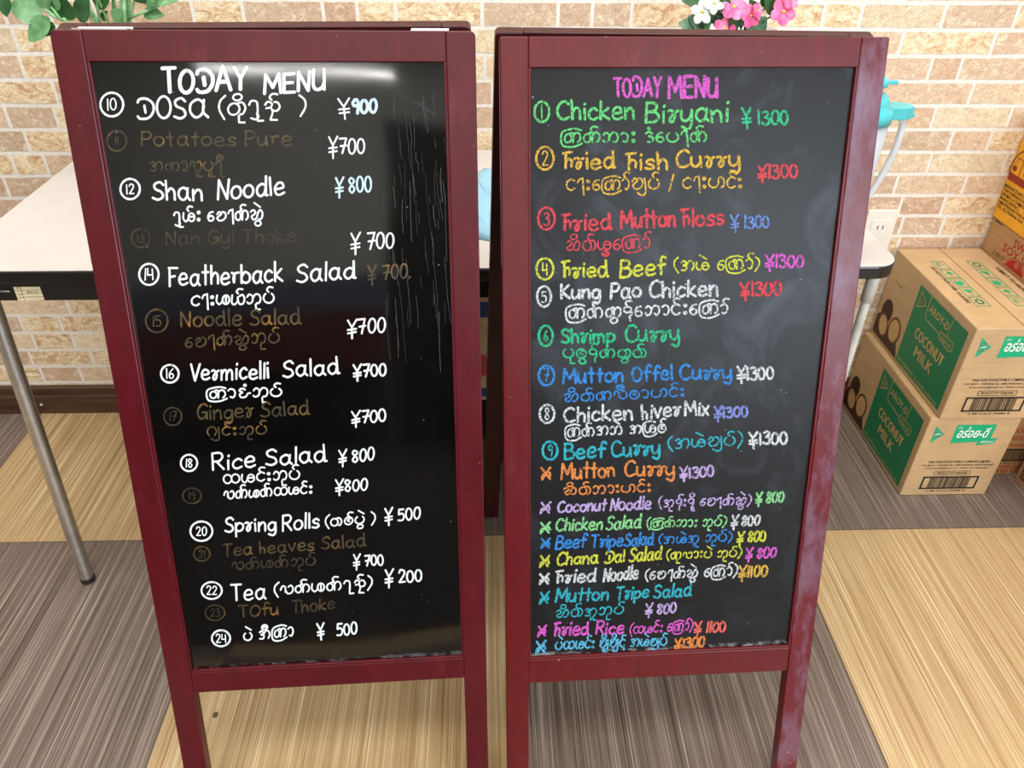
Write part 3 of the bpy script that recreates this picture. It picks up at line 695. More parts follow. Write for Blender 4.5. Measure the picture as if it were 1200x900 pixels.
write(panelL, FL, [
 ('hd', 'TODAY', 191, 109, 289, 105, 27, Lw, 5.2), ('hd', 'MENU', 310, 109, 380, 105, 23, Lw, 4.4),
 ('ring', '10', 131, 122.5, 13.5, 14, 12, Lw, 2.9), ('en', 'DOS@', 161, 139, 243, 138, 24, Lw, 3.3), ('my', '(တိုရှည်  )', 256, 135, 359, 131, 17, Lw, 3.0), ('pr', '¥', 397, 134, 410, 134, 17, Lw, 2.3), ('pr', '900', 413, 133, 441, 132, 16, 'bluewhite', 4.0),
 ('ring', '11', 137, 165, 11.5, 12, 8, 'dim', 2.4), ('en', 'Potatoes Pure', 166, 171, 342, 170, 17, 'dim', 2.6), ('pr', '¥700', 385, 180, 427, 180, 17, Lw, 2.4), ('my', 'အကာလူပူရီ', 176, 200, 262, 200, 12, 'dim', 2.5),
 ('ring', '12', 152.5, 221.5, 11.5, 12, 10, Lw, 2.9), ('en', 'Shan', 179, 234, 237, 235, 22, Lw, 3.1), ('en', 'Noodle', 255, 234, 333, 228, 22, Lw, 3.1), ('pr', '¥ 800', 393, 226, 435, 225, 17, 'bluewhite', 2.7), ('my', 'ရှမ်း ေခါက်ဆွဲ', 204, 260, 309, 257, 12.5, Lw, 2.8),
 ('ring', '13', 165, 279, 11, 11, 9, 'dimmer', 2.2), ('en', 'Nan Gyi Thoke', 195, 287, 347, 283, 16, 'dimmer', 2.4), ('pr', '¥ 700', 411, 293, 461, 290, 18, Lw, 2.5),
 ('ring', '14', 174.5, 321.5, 11.5, 12.5, 12, Lw, 2.8), ('en', 'Featherback', 197, 335, 331, 330, 22, Lw, 3.0), ('en', 'Salad', 348, 331, 416, 326, 21, Lw, 3.0), ('pr', '¥ 700.', 431, 329, 481, 325, 17, 'dim', 2.6), ('my', 'ငါးဖယ်သုပ်', 224, 358, 322, 355, 13, Lw, 2.8),
 ('ring', '15', 183.7, 376, 13, 13.5, 11, 'dim', 2.5), ('en', 'Noodle Salad', 212, 383, 352, 379, 18, 'dim', 2.7), ('pr', '¥700', 407, 392, 451, 389, 16, Lw, 2.5), ('my', 'ေခါက်ဆွဲသုပ်', 217, 407, 328, 401, 12, 'dim', 2.6),
 ('ring', '16', 199, 438, 10.5, 10.5, 10, Lw, 2.7), ('en', 'Vezmicelli', 223, 446, 315, 443, 19, Lw, 2.9), ('en', 'Salad', 332, 442, 397, 438, 19, Lw, 2.9), ('pr', '¥700', 414, 442, 452, 440, 14, Lw, 2.7), ('my', 'ြကာဇံသုပ်', 243, 467, 331, 464, 11, Lw, 2.7),
 ('ring', '17', 202.5, 488, 10.5, 10.5, 9, 'dimmer', 2.4), ('en', 'Gingez Salad', 231, 492, 362, 485, 17, 'dim', 2.5), ('pr', '¥700', 412, 497, 452, 493, 14, Lw, 2.5), ('my', 'ဂျင်းသုပ်', 243, 511, 313, 508, 11, 'dim', 2.4),
 ('ring', '18', 221.5, 542.5, 9.7, 9.7, 9, Lw, 2.6), ('en', 'Rice', 249, 551, 299, 547, 19, Lw, 2.8), ('en', 'Salad', 312, 546, 382, 540, 19, Lw, 2.8), ('pr', '¥ 800', 397, 543, 438, 539, 14, Lw, 2.5), ('my', 'ထမင်းသုပ်', 262, 567, 352, 561, 11.5, Lw, 2.5),
 ('ring', '19', 225, 581, 11, 9, 8, 'dimmer', 2.3), ('my', 'လက်ဖက်ထမင်း', 262, 585, 366, 578, 10.5, Lw, 2.5), ('pr', '¥800', 393, 577, 430, 574, 13, Lw, 2.4),
 ('ring', '20', 236, 622.5, 13, 11.5, 9, Lw, 2.6), ('en', 'Spzing', 264, 624, 323, 621, 16, Lw, 2.7), ('en', 'Rolls', 331, 622, 374, 618, 17, Lw, 2.7), ('my', '(တစ်ပွဲ )', 381, 617, 440, 612, 10.5, Lw, 2.4), ('pr', '¥ 500', 451, 612, 492, 608, 14, Lw, 2.4),
 ('ring', '21', 236.6, 649, 9.5, 8.5, 8, 'dim', 2.2), ('en', 'Tea Leaves Salad', 261, 652, 428, 640, 14, 'dim', 2.4), ('my', 'လက်ဖက်သုပ်', 272, 668, 370, 662, 10, 'dimmer', 2.3), ('pr', '¥ 700', 414, 664, 449, 662, 12, Lw, 2.3),
 ('ring', '22', 248, 692, 12, 10, 9, Lw, 2.5), ('en', 'Tea', 271, 704, 311, 702, 18, Lw, 2.6), ('my', '(လက်ဖက်ရည်)', 321, 697, 436, 688, 11, Lw, 2.5), ('pr', '¥ 200', 451, 684, 494, 681, 14, Lw, 2.5),
 ('ring', '23', 252, 718, 11.5, 9, 8, 'dimmer', 2.2), ('en', 'TOfu', 280, 723, 326, 720, 13, 'dim', 2.5), ('en', 'Thoke', 342, 719, 392, 713, 14, 'dimmer', 2.3),
 ('ring', '24', 259, 748, 10.8, 9.5, 9, Lw, 2.5), ('my', 'ပဲ အီြကာ', 286, 751, 344, 745, 11, Lw, 2.5), ('pr', '¥   500', 372, 746, 418, 743, 13, Lw, 2.4),
])
t = 2.9
write(panelR, FR, [
 ('hd', 'TODAY', 720, 114, 774, 113, 22, 'magenta', 3.4), ('hd', 'MENU', 784, 114, 840, 113, 23, 'magenta', 4.0),
 ('ring', '1', 635, 131, 8.7, 12, 15, 'green', t), ('en', 'Chicken', 653, 140, 743, 140, 22, 'green', 3.2), ('en', 'Bizyani', 757, 144, 853, 142, 23, 'green', 3.2), ('pr', '¥ 1300', 870, 145, 923, 146, 16, 'teal', t), ('my', 'ြကက်သား ဒံေပါက်', 658, 167, 829, 166, 13, 'green', 2.8),
 ('ring', '2', 638.5, 185.5, 10.3, 13.5, 15, 'yellow', t), ('en', 'Hzied', 661, 198, 720, 197, 19, 'yellow', 3.1), ('en', 'Hish', 735, 198, 782, 198, 19, 'yellow', 3.1), ('en', 'Cuzzy', 792, 196, 867, 195, 20, 'yellow', 3.1), ('pr', '¥1300', 888, 209, 934, 208, 15, 'red', t), ('my', 'ငါးေြကာ်ချပ် / ငါးဟင်း', 664, 223, 870, 220, 14, 'yellow', 2.6),
 ('ring', '3', 640.3, 256, 9.8, 13, 14, 'red', t), ('en', 'Hzied', 660, 270, 716, 269, 19, 'red', 3.2), ('en', 'Mutton', 728, 267, 791, 265, 20, 'red', 3.4), ('en', 'Hloss', 800, 265, 848, 263, 20, 'red', 3.2), ('pr', '¥ 1300', 857, 268, 901, 267, 14, 'blue', 2.5), ('my', 'ဆိတ်မွှေြကာ်', 663, 294, 762, 291, 13, 'red', 2.4),
 ('ring', '4', 638.5, 315, 10, 12.5, 13, 'lime', t), ('en', 'Hzied', 660, 325, 712, 324, 18, 'lime', 3), ('en', 'Beef', 727, 325, 780, 321, 20, 'lime', 3), ('my', '(အမဲ ေြကာ်)', 790, 317, 890, 315, 12, 'lime', 2.5), ('pr', '¥1300', 897, 314, 941, 313, 14, 'magenta', 2.8),
 ('ring', '5', 637.5, 347.5, 8.2, 12, 12, 'cwhite', t), ('en', 'Kung', 658, 350, 703, 349, 17, 'cwhite', 3.1), ('en', 'Pao', 716, 350, 751, 348, 18, 'cwhite', 3.1), ('en', 'Chicken', 761, 349, 841, 346, 19, 'cwhite', 3.1), ('pr', '¥1300', 868, 347, 915, 345, 15, 'red', 3.1), ('my', 'ြကက်ကွန်ေဘာင်းေြကာ်', 664, 373, 853, 367, 13, 'cwhite', 2.8),
 ('ring', '6', 639.5, 393.5, 8.2, 12, 10, 'teal', t), ('en', 'Shzimp', 658, 402, 720, 401, 17, 'teal', 3), ('en', 'Cuzzy', 733, 400, 796, 399, 20, 'teal', 3), ('my', 'ပုစွန်ကတွတ်', 660, 419, 758, 419, 11.5, 'teal', 2.6),
 ('ring', '7', 640.3, 440, 9, 11.7, 13, 'sky', t), ('en', 'Mutton', 660, 449, 730, 447, 17, 'sky', 3.2), ('en', 'Offel', 741, 447, 788, 445, 17, 'sky', 3), ('en', 'Cuzzy', 797, 445, 857, 443, 17, 'sky', 3), ('pr', '¥1300', 864, 445, 906, 444, 14, 'cwhite', 2.8), ('my', 'ဆိတ်ကလီစာဟင်း', 661, 471, 802, 464, 11, 'sky', 2.5),
 ('ring', '8', 641, 485, 8.6, 10.7, 12, 'cwhite', 2.8), ('en', 'Chicken', 661, 494, 741, 492, 17, 'cwhite', 2.9), ('en', 'Livez', 752, 491, 797, 487, 17, 'cwhite', 2.9), ('en', 'Mix', 803, 487, 830, 486, 16, 'cwhite', 2.9), ('pr', '¥1300', 837, 490, 876, 488, 12, 'peri', 2.8), ('my', 'ြကက်အသဲ အြမစ်', 663, 512, 781, 506, 11, 'cwhite', 2.6),
 ('ring', '9', 644.6, 528, 8.8, 10.7, 12, 'cyan', 2.8), ('en', 'Beef', 662, 538, 709, 535, 18, 'cyan', 3), ('en', 'Cuzzy', 717, 535, 773, 532, 17, 'cyan', 3), ('my', '(အမဲချပ်)', 783, 526, 870, 521, 12, 'cyan', 2.5), ('pr', '¥1300', 878, 521, 922, 520, 14, 'cwhite', 2.9),
 ('st', '*', 634, 562, 646, 562, 14, 'orange', 2.8), ('en', 'Mutton', 658, 561, 720, 558, 17, 'orange', 2.9), ('en', 'Cuzzy', 732, 558, 790, 557, 17, 'orange', 2.8), ('pr', '¥1300', 797, 561, 836, 558, 12, 'lilac', 2.6), ('my', 'ဆိတ်သားဟင်း', 661, 580, 763, 576, 10, 'orange', 2.4),
 ('st', '*', 633, 601, 645, 601, 13, 'lilac', 2.7), ('en', 'Coconut', 654, 600, 710, 598, 13, 'lilac', 2.6), ('en', 'Noodle', 716, 598, 763, 596, 14, 'lilac', 2.6), ('my', '(အုန်းနို့ ေခါက်ဆွဲ)', 772, 594, 880, 591, 9.5, 'lilac', 2.2), ('pr', '¥ 800', 886, 590, 918, 588, 12, 'lgreen', 2.6),
 ('st', '*', 633, 625, 645, 625, 13, 'lgreen', 2.7), ('en', 'Chicken', 652, 622, 706, 620, 14, 'lgreen', 2.5), ('en', 'Salad', 711, 621, 751, 618, 15, 'lgreen', 2.5), ('my', '(ြကက်သား သုပ်)', 758, 618, 851, 616, 9, 'lgreen', 2.2), ('pr', '¥ 800', 857, 617, 890, 615, 11.5, 'cwhite', 2.5),
 ('st', '*', 634, 643, 645, 643, 12, 'sky', 2.7), ('en', 'Beef', 652, 643, 687, 641, 15, 'sky', 2.6), ('en', 'Tzipe', 693, 642, 730, 640, 14, 'sky', 2.5), ('en', 'Salad', 733, 640, 766, 638, 15, 'sky', 2.5), ('my', '(အမဲအူ သုပ်)', 772, 637, 858, 634, 9, 'sky', 2.2), ('pr', '¥ 800', 864, 636, 897, 634, 12, 'lime', 2.5),
 ('st', '*', 632, 665, 644, 665, 13, 'lime', 2.7), ('en', 'Chana', 653, 662, 701, 660, 14, 'lime', 2.5), ('en', 'Dal', 709, 660, 732, 658, 14, 'lime', 2.5), ('en', 'Salad', 738, 658, 775, 655, 15, 'lime', 2.5), ('my', '(ကုလားပဲ သုပ်)', 781, 655, 869, 652, 9, 'lime', 2.2), ('pr', '¥ 800', 874, 655, 909, 653, 11.5, 'magenta', 2.5),
 ('st', '*', 632, 685, 644, 685, 13, 'cwhite', 2.7), ('en', 'Hzied', 653, 683, 698, 681, 15, 'cwhite', 2.7), ('en', 'Noodle', 708, 681, 748, 678, 15, 'cwhite', 2.7), ('my', '(ေခါက်ဆွဲ ေြကာ်)', 756, 679, 864, 674, 10, 'cwhite', 2.4), ('pr', '¥1100', 866, 677, 899, 675, 12, 'yellow', 2.6),
 ('st', '*', 632, 708, 643, 707, 13, 'cyan', 2.7), ('en', 'Mutton', 652, 705, 713, 703, 15, 'cyan', 2.7), ('en', 'Tzipe', 722, 703, 760, 700, 14, 'cyan', 2.6), ('en', 'Salad', 767, 701, 810, 698, 15, 'cyan', 2.6), ('my', 'ဆိတ်အူသုပ်', 652, 724, 731, 719, 10, 'cyan', 2.2), ('pr', '¥ 800', 757, 720, 792, 718, 11.5, 'lilac', 2.5),
 ('st', '*', 630, 746, 640, 745, 13, 'magenta', 2.7), ('en', 'Hzied', 650, 745, 690, 743, 15, 'magenta', 2.7), ('en', 'Rice', 699, 743, 731, 742, 14, 'magenta', 2.6), ('my', '(ထမင်း ေြကာ်)', 738, 743, 812, 738, 9.5, 'magenta', 2.2), ('pr', '¥ 1100', 814, 742, 850, 740, 11.5, 'salmon', 2.6),
 ('st', '*', 628, 766, 640, 765, 14, 'lblue', 2.8), ('my', 'ပဲထမင်း ချို့ချိုင့် အမဲချပ်', 651, 761, 782, 756, 10, 'lblue', 2.5), ('pr', '¥1300', 791, 761, 825, 758, 11.5, 'orange', 2.6),
])

# ---------------------------------------------------------------- folding table behind the boards
TZ = 0.6825; TX0, TX1, TY0, TY1 = -0.283, 1.212, -0.0885, 0.4650
tb = thing('folding_table', 'long folding table with white laminate top and black edge behind the menu boards', 'table', (0.467, 0.165, 0))
def rrect(x0, x1, y0, y1, r, n=6):
    pts = []
    for cx, cy, a0 in ((x1 - r, y1 - r, 0), (x0 + r, y1 - r, 90), (x0 + r, y0 + r, 180), (x1 - r, y0 + r, 270)):
        for i in range(n + 1):
            a = math.radians(a0 + 90 * i / n); pts.append((cx + r * math.cos(a), cy + r * math.sin(a)))
    return pts
xyz = lambda x, y, z: (x, y, z)
b = MB(); b.prism(rrect(TX0 + .0015, TX1 - .0015, TY0 + .0015, TY1 - .0015, 0.0385), TZ - 0.012, TZ, xyz); obj('tabletop', b, M['laminate'], tb, bevel=0.0006)
b = MB(); b.prism(rrect(TX0, TX1, TY0, TY1, 0.04), TZ - 0.0235, TZ - 0.0012, xyz); obj('edge_band', b, M['edge'], tb, bevel=0.003)
b = MB(); b.box(TX0 + .002, 1.07, TY0 + .010, TY0 + .024, at(50, 352.5, TY0 + .010).z, TZ - 0.0235); b.box(-0.24, 1.07, 0.40, 0.42, TZ - 0.050, TZ - 0.0235)
b.box(-0.24, -0.22, TY0 + .024, 0.40, TZ - 0.05, TZ - 0.0235); obj('apron', b, M['apron'], tb, bevel=0.002)
for x, xt, yt, yf, mt in ((-0.251, -0.252, -0.029, -0.106, 'steel'), (1.182, 1.189, -0.052, -0.066, 'paintw'), (-0.22, -0.215, 0.33, 0.41, 'steel'), (1.165, 1.17, 0.33, 0.41, 'paintw')):
    lr = 0.0125 if mt == 'steel' else 0.0075
    b = MB(); b.tube([(xt, yt, TZ - 0.0235), (x, yf, 0.012)], lr, 20); lg = obj('leg', b, M[mt], tb, smooth=True)
    md = lg.modifiers.new('edge', 'EDGE_SPLIT')
    b = MB(); b.lathe([(lr - .0015, 0.0), (lr + .001, 0.003), (lr + .001, 0.012), (lr + .0003, 0.014)], (x, yf, 0), 20); obj('foot_cap', b, M['rubber'], lg, smooth=True)
    d = (Vector((x, yf, 0.012)) - Vector((xt, yt, TZ - 0.0235)))
    b = MB(); p0 = Vector((xt, yt, TZ - 0.0235)); b.tube([p0, p0 + d * (0.09 if mt == 'paintw' else 0.03)], lr + .003, 20); obj('leg_sleeve', b, M['paintw' if mt == 'paintw' else 'apron'], lg, smooth=True)
# paper sticker and maker's plate on the apron
ya = TY0 + .010 - .0005
def apx(px, py): P = at(px, py, ya); return (P.x, ya, P.z)
b = MB(); b.quad(*(apx(px, py) for px, py in ((15.3, 336.3), (46.5, 336), (52.3, 351.6), (21.5, 352.4))))
st = obj('inventory_sticker', b, M['cream'], tb, label='cream paper sticker with a ruled grid and number')
b = MB(); y2 = ya - 0.0003
def apx2(px, py): P = at(px, py, y2); return Vector((P.x, y2, P.z))
def hline(px0, py0, px1, py1, w=0.5):
    a, c = apx2(px0, py0), apx2(px1, py1); d = (c - a).normalized(); n = Vector((d.z, 0, -d.x)) * (w * 0.0006)
    b.quad(a - n, c - n, c + n, a + n)
for i in range(1, 4):
    hline(15.3 + 1.6 * i, 336.3 + 4 * i, 46.5 + 1.5 * i, 336 + 3.9 * i)
hline(23.5, 336, 29, 352); hline(19.5, 336.2, 21, 340)
text_mesh(b, '8010', apx2(32, 343.6), (1, 0, 0), (0, 0, 1), width=0.017, height=0.0042)
for px, py in ((19.5, 338.2), (23.0, 338.0), (20.6, 342.4), (24.2, 342.2), (22.2, 346.4), (25.0, 346.0), (23.6, 350.2), (27.4, 349.8)):
    p = apx2(px, py); b.quad(p, p + Vector((.0018, 0, 0)), p + Vector((.0018, 0, .0016)), p + Vector((0, 0, .0016)))
obj('sticker_print', b, M['pblack'], st)
b = MB(); b.quad(*(apx(px, py) for px, py in ((-8, 337.8), (10.4, 337.4), (11.8, 344.4), (-7, 344.8))))
mp = obj('maker_plate', b, M['edge'], tb)
b = MB(); text_mesh(b, 'MICHIA', apx2(-6, 342.6), (1, 0, 0), (0, 0, 1), width=0.0235, height=0.0032); obj('plate_lettering', b, M['pwhite'], mp)

# ---------------------------------------------------------------- wall socket
so = thing('wall_socket', 'ivory wall socket plate on the brick wall beside the table end', 'socket', (1.456, WALL_Y - 0.001, 0.435))
b = MB(); b.prism(rrect(1.421, 1.491, 0.433, 0.545, 0.006), WALL_Y - 0.009, WALL_Y - 0.0006, lambda x, z, y: (x, y, z)); obj('cover_plate', b, M['plateplast'], so, bevel=0.002)
b = MB(); b.prism(rrect(1.434, 1.478, 0.455, 0.523, 0.003), WALL_Y - 0.0105, WALL_Y - 0.008, lambda x, z, y: (x, y, z)); rc = obj('receptacle', b, M['plateplast'], so, bevel=0.0008)
b = MB()
for zc in (0.504,):
    for xc in (1.4505, 1.4625): b.box(xc - 0.0011, xc + 0.0011, WALL_Y - 0.0109, WALL_Y - 0.010, zc - 0.0045, zc + 0.0045)
obj('slot', b, M['pblack'], rc)

# ---------------------------------------------------------------- cartons
def carton(name, label, x0, x1, y0, y1, z0, z1, mt, group=None):
    r = thing(name, label, 'box', ((x0 + x1) / 2, (y0 + y1) / 2, z0), group)
    b = MB(); b.box(x0, x1, y0, y1, z0 + 0.0005, z1 - 0.0005); body = obj('carton_body', b, M[mt], r, bevel=0.0025)
    b = MB(); b.box((x0 + x1) / 2 - 0.0008, (x0 + x1) / 2 + 0.0008, y0 + 0.002, y1 - 0.002, z1 - 0.0006, z1 - 0.0002)
    obj('flap_seam', b, M['pbrown2'], r)
    return r
def side(x):     # frame on a left-hand face: a runs towards the viewer, c up
    return lambda a, c, n=0.0: Vector((x - 0.0004 - n, a, c))
def fill(mb, f, pts, n=0.0): mb.add([f(a, c, n) for a, c in pts], [tuple(range(len(pts)))])
def line(mb, f, pts, w, n=0.0, closed=False):
    q = [Vector(p) for p in pts]
    if closed: q.append(q[0])
    for a, c in zip(q[:-1], q[1:]):
        d = (c - a).normalized() * (w / 2); k = Vector((-d.y, d.x))
        fill(mb, f, [tuple(a - d - k), tuple(c + d - k), tuple(c + d + k), tuple(a - d + k)], n)
def ell(cx, cy, rx, ry, n=28, tilt=0.0):
    ct, st_ = math.cos(tilt), math.sin(tilt); o = []
    for i in range(n):
        a = 2 * math.pi * i / n; x, y = rx * math.cos(a), ry * math.sin(a); o.append((cx + x * ct - y * st_, cy + x * st_ + y * ct))
    return o
def coconut_box(label, x0, y0, z0, dx=0.199, dy=0.352, dz=0.226, tape=False):
    r = carton('coconut_milk_carton', label, x0, x0 + dx, y0, y0 + dy, z0, z0 + dz, 'card', 'coconut milk cartons stacked by the wall')
    Y = lambda s: y0 + s          # s: distance from the front edge
    f = side(x0); Z = lambda c: z0 + c
    b = MB(); fill(b, f, [(Y(.222), Z(.204)), (Y(.0185), Z(.204)), (Y(.0165), Z(.012)), (Y(.219), Z(.008))]); gp = obj('green_print_panel', b, M['pgreen'], r)
    up = (0, 0, 1); bk = (0, -1, 0)
    b = MB(); n = 0.0003
    for k_ in range(3):
        text_mesh(b, 'MILK', f(Y(.161) - k_ * .0009, Z(.058), n + k_ * .00003), bk, up, width=.077, height=.026)
        text_mesh(b, 'COCONUT', f(Y(.183) - k_ * .0009, Z(.095), n + k_ * .00003), bk, up, width=.124, height=.026)
    obj('product_lettering', b, M['ptan'], gp, smooth='flat'); b = MB()
    text_mesh(b, 'AROY-D', f(Y(.164), Z(.170), n), bk, up, width=.084, height=.017, bold=0.006)
    obj('brand_lettering', b, M['ptan'], gp, smooth='flat'); b = MB()
    text_mesh(b, 'NET CONTENTS  12 x 33.8 fl oz (1000 mL)', f(Y(.212), Z(.016), n), bk, up, width=.185, height=.0065, bold=0.004)
    obj('contents_lettering', b, M['ptan'], gp, smooth='flat'); b = MB()
    line(b, f, [(Y(.170), Z(.203)), (Y(.170), Z(.160)), (Y(.165), Z(.151)), (Y(.098), Z(.149))], .0020, n)
    line(b, f, [(Y(.075), Z(.203)), (Y(.075), Z(.160))], .0016, n)
    line(b, f, [(Y(.101), Z(.155)), (Y(.103), Z(.143)), (Y(.056), Z(.136)), (Y(.046), Z(.142)), (Y(.046), Z(.155)), (Y(.050), Z(.160)), (Y(.101), Z(.157))], .0018, n)
    text_mesh(b, 'อร่อย-ดี', f(Y(.096), Z(.142), n), bk, up, width=.042, height=.010, bold=0.01)
    obj('brand_outline', b, M['ptan'], gp, smooth='flat'); b = MB()
    line(b, f, [(Y(.208), Z(.194)), (Y(.209), Z(.155)), (Y(.179), Z(.174))], .0018, n, True)
    line(b, f, ell(Y(.199), Z(.174), .0075, .0085, 16), .0022, n, True); line(b, f, [(Y(.202), Z(.171)), (Y(.199), Z(.178)), (Y(.196), Z(.172))], .0016, n)
    obj('leaf_emblem', b, M['ptan'], gp, smooth='flat')
    # coconuts picture
    b = MB(); cz = lambda c: Z(c)
    fill(b, f, [(Y(.352 - .001), cz(.055)), (Y(.338), cz(.066)), (Y(.318), cz(.060)), (Y(.29), cz(.052)), (Y(.262), cz(.045)), (Y(.238), cz(.04)), (Y(.2195), cz(.008)), (Y(.351), cz(.008))])
    fill(b, f, ell(Y(.315), cz(.082), .024, .031, tilt=.15))
    pic = obj('coconut_picture', b, M['pbrown'], r)
    b = MB(); fill(b, f, ell(Y(.313), cz(.046), .0235, .030, tilt=-.45), .0002); fill(b, f, ell(Y(.262), cz(.060), .028, .034, tilt=.1), .0002); obj('shell_picture', b, M['pbrown2'], pic)
    b = MB(); fill(b, f, ell(Y(.313), cz(.046), .0185, .025, tilt=-.45), .0004); fill(b, f, ell(Y(.262), cz(.060), .022, .028, tilt=.1), .0004); obj('flesh_picture', b, M['ptan'], pic)
    b = MB(); text_mesh(b, 'BEST BEFORE', f(Y(.32), cz(.158), n), bk, up, width=.035, height=.004); obj('stamped_date', b, M['pbrown2'], r)
    # front face
    X = lambda a: x0 + a
    g = lambda a, c, k=0.0: Vector((a, y0 - 0.0004 - k, c)); rt = (1, 0, 0)
    b = MB(); fill(b, g, [(X(.064), Z(.207)), (X(.150), Z(.207)), (X(.150), Z(.160)), (X(.064), Z(.156))])
    fill(b, g, [(X(.128), Z(.164)), (X(.166), Z(.170)), (X(.160), Z(.154)), (X(.122), Z(.149))], .0001)
    fill(b, g, [(X(.018), Z(.204)), (X(.044), Z(.182)), (X(.019), Z(.157))]); lo = obj('green_logo', b, M['pgreen2'], r)
    b = MB(); text_mesh(b, 'อร่อย-ดี', g(X(.072), Z(.172), n), rt, up, width=.070, height=.024, bold=0.016, shear=.2)
    text_mesh(b, 'AROY-D', g(X(.130), Z(.156), n), rt, up, width=.028, height=.006, bold=.01, shear=.2); text_mesh(b, 'ตรา', g(X(.069), Z(.197), n), rt, up, width=.009, height=.005)
    obj('white_lettering', b, M['pwhite'], lo, smooth='flat'); b = MB()
    line(b, g, ell(X(.028), Z(.182), .0075, .009, 16), .0026, n, True); line(b, g, [(X(.024), Z(.181)), (X(.032), Z(.183))], .002, n)
    obj('white_emblem', b, M['pwhite'], lo, smooth='flat')
    b = MB(); text_mesh(b, 'THAI AGRI FOODS PUBLIC COMPANY LIMITED', g(X(.034), Z(.099), n), rt, up, width=.140, height=.0062, bold=.012, shear=.15)
    text_mesh(b, '155/1 MOO 1, THEPARAK RD., SAMUTPRAKARN 10540 THAILAND', g(X(.022), Z(.090), n), rt, up, width=.163, height=.0046, bold=.006, shear=.15)
    text_mesh(b, 'E-mail: marketing@thaiagri.com  Website: www.thaiagri.com', g(X(.034), Z(.0815), n), rt, up, width=.140, height=.0042, bold=.006, shear=.15)
    text_mesh(b, 'PRODUCT OF THAILAND', g(X(.064), Z(.066), n), rt, up, width=.070, height=.0056, bold=.014, shear=.15)
    line(b, g, rrect(X(.058), X(.140), Z(.0625), Z(.0745), .004, 4), .0011, n, True)
    for a in ((.038, .166, .0205, .0245), (.038, .166, .0545, .0585), (.038, .042, .0205, .0585), (.162, .166, .0205, .0585)): fill(b, g, [(X(a[0]), Z(a[2])), (X(a[1]), Z(a[2])), (X(a[1]), Z(a[3])), (X(a[0]), Z(a[3]))], n)
    rr = random.Random(5); q = .055
    while q < .149:
        wd = rr.choice([.0010, .0016, .0024]); fill(b, g, [(X(q), Z(.0245)), (X(q + wd), Z(.0245)), (X(q + wd), Z(.0545)), (X(q), Z(.0545))], n); q += wd + rr.choice([.0009, .0014, .002])
    text_mesh(b, '0 88 51613 70080 8', g(X(.056), Z(.0125), n), rt, up, width=.09, height=.0048, bold=.006)
    obj('black_lettering', b, M['pblack'], r, smooth='flat')
    # top
    h = lambda a, c, k=0.0: Vector((a, c, z0 + dz + 0.0003 + k))
    b = MB(); SY = y0 / 1.0
    for i in range(5):
        yy = y0 + .289 - i * .0415
        for xa in (.046, .128):
            b = MB(); line(b, h, [(X(xa), yy), (X(xa + .028), yy), (X(xa + .028), yy - .036), (X(xa), yy - .036)], .0016, 0, True)
            cx, cy = X(xa + .014), yy - .018; kk = (i if xa < .1 else 4 - i)
            if kk == 0: line(b, h, [(cx - .006, cy - .009), (cx - .006, cy + .009), (cx + .006, cy + .009)], .002); line(b, h, [(cx - .009, cy), (cx + .008, cy)], .0016)
            elif kk == 1: fill(b, h, [(cx - .009, cy), (cx, cy + .011), (cx + .009, cy)]); line(b, h, [(cx, cy), (cx, cy - .011)], .003)
            elif kk == 2: fill(b, h, [(cx - .010, cy - .010), (cx + .003, cy - .012), (cx + .010, cy + .002), (cx + .004, cy + .002), (cx + .009, cy + .011), (cx - .002, cy + .005), (cx - .006, cy + .012), (cx - .008, cy)])
            elif kk == 3: fill(b, h, [(cx - .010, cy + .010), (cx + .006, cy + .011), (cx + .009, cy + .002), (cx, cy - .002), (cx - .006, cy + .003)]); line(b, h, [(cx, cy), (cx + .002, cy - .012)], .002)
            else: line(b, h, ell(cx, cy, .007, .009, 8), .0034, 0, True)
            obj('handling_symbol', b, M['pgreen2'], r, smooth='flat')
    b = MB(); text_mesh(b, 'DO NOT STACK OVER 10 LAYERS', h(X(.031), y0 + .262, .0001), (0, -1, 0), (1, 0, 0), width=.163, height=.009, bold=.012)
    obj('black_top_lettering', b, M['pblack'], r, smooth='flat'); b = MB()
    text_mesh(b, 'SUBJECT TO ABOVE STRESS', h(X(.176), y0 + .258, .0001), (0, -1, 0), (1, 0, 0), width=.160, height=.009, bold=.012)
    obj('black_top_lettering', b, M['pblack'], r, smooth='flat')
    return r
coconut_box('cardboard coconut milk carton standing on the floor under an identical carton', 1.498, 0.103, 0.0)
coconut_box('cardboard coconut milk carton on top of another, its printed lid showing', 1.512, 0.0975, 0.2265, dx=0.197, dy=0.358)

A = carton('food_carton', 'brown carton with red and black print on the floor behind the coconut milk', 1.714, 1.99, 0.17, 0.455, 0.0, 0.262, 'card_dark')
g = lambda a, c, k=0.0: Vector((a, 0.17 - 0.0004 - k, c))
b = MB()
for txt, z, hh in (('CONTENTS', .128, .012), ('PRODUCT OF', .107, .012), ('(THAILAND)', .086, .010)): text_mesh(b, txt, g(1.745, z), (1, 0, 0), (0, 0, 1), width=.105, height=hh, bold=.012)
obj('red_lettering', b, M['pred'], A); b = MB(); text_mesh(b, 'NET WEIGHT', g(1.728, .0205), (1, 0, 0), (0, 0, 1), width=.085, height=.010, bold=.014); text_mesh(b, 'PACKED BY', g(1.728, .0075), (1, 0, 0), (0, 0, 1), width=.08, height=.009, bold=.014)
obj('weight_lettering', b, M['pred'], A)
b = MB()
for a in ((1.745, 1.865, .042, .046), (1.745, 1.865, .076, .080), (1.745, 1.749, .042, .080), (1.861, 1.865, .042, .080)): fill(b, g, [(a[0], a[2]), (a[1], a[2]), (a[1], a[3]), (a[0], a[3])])
q = 1.754; rr = random.Random(8)
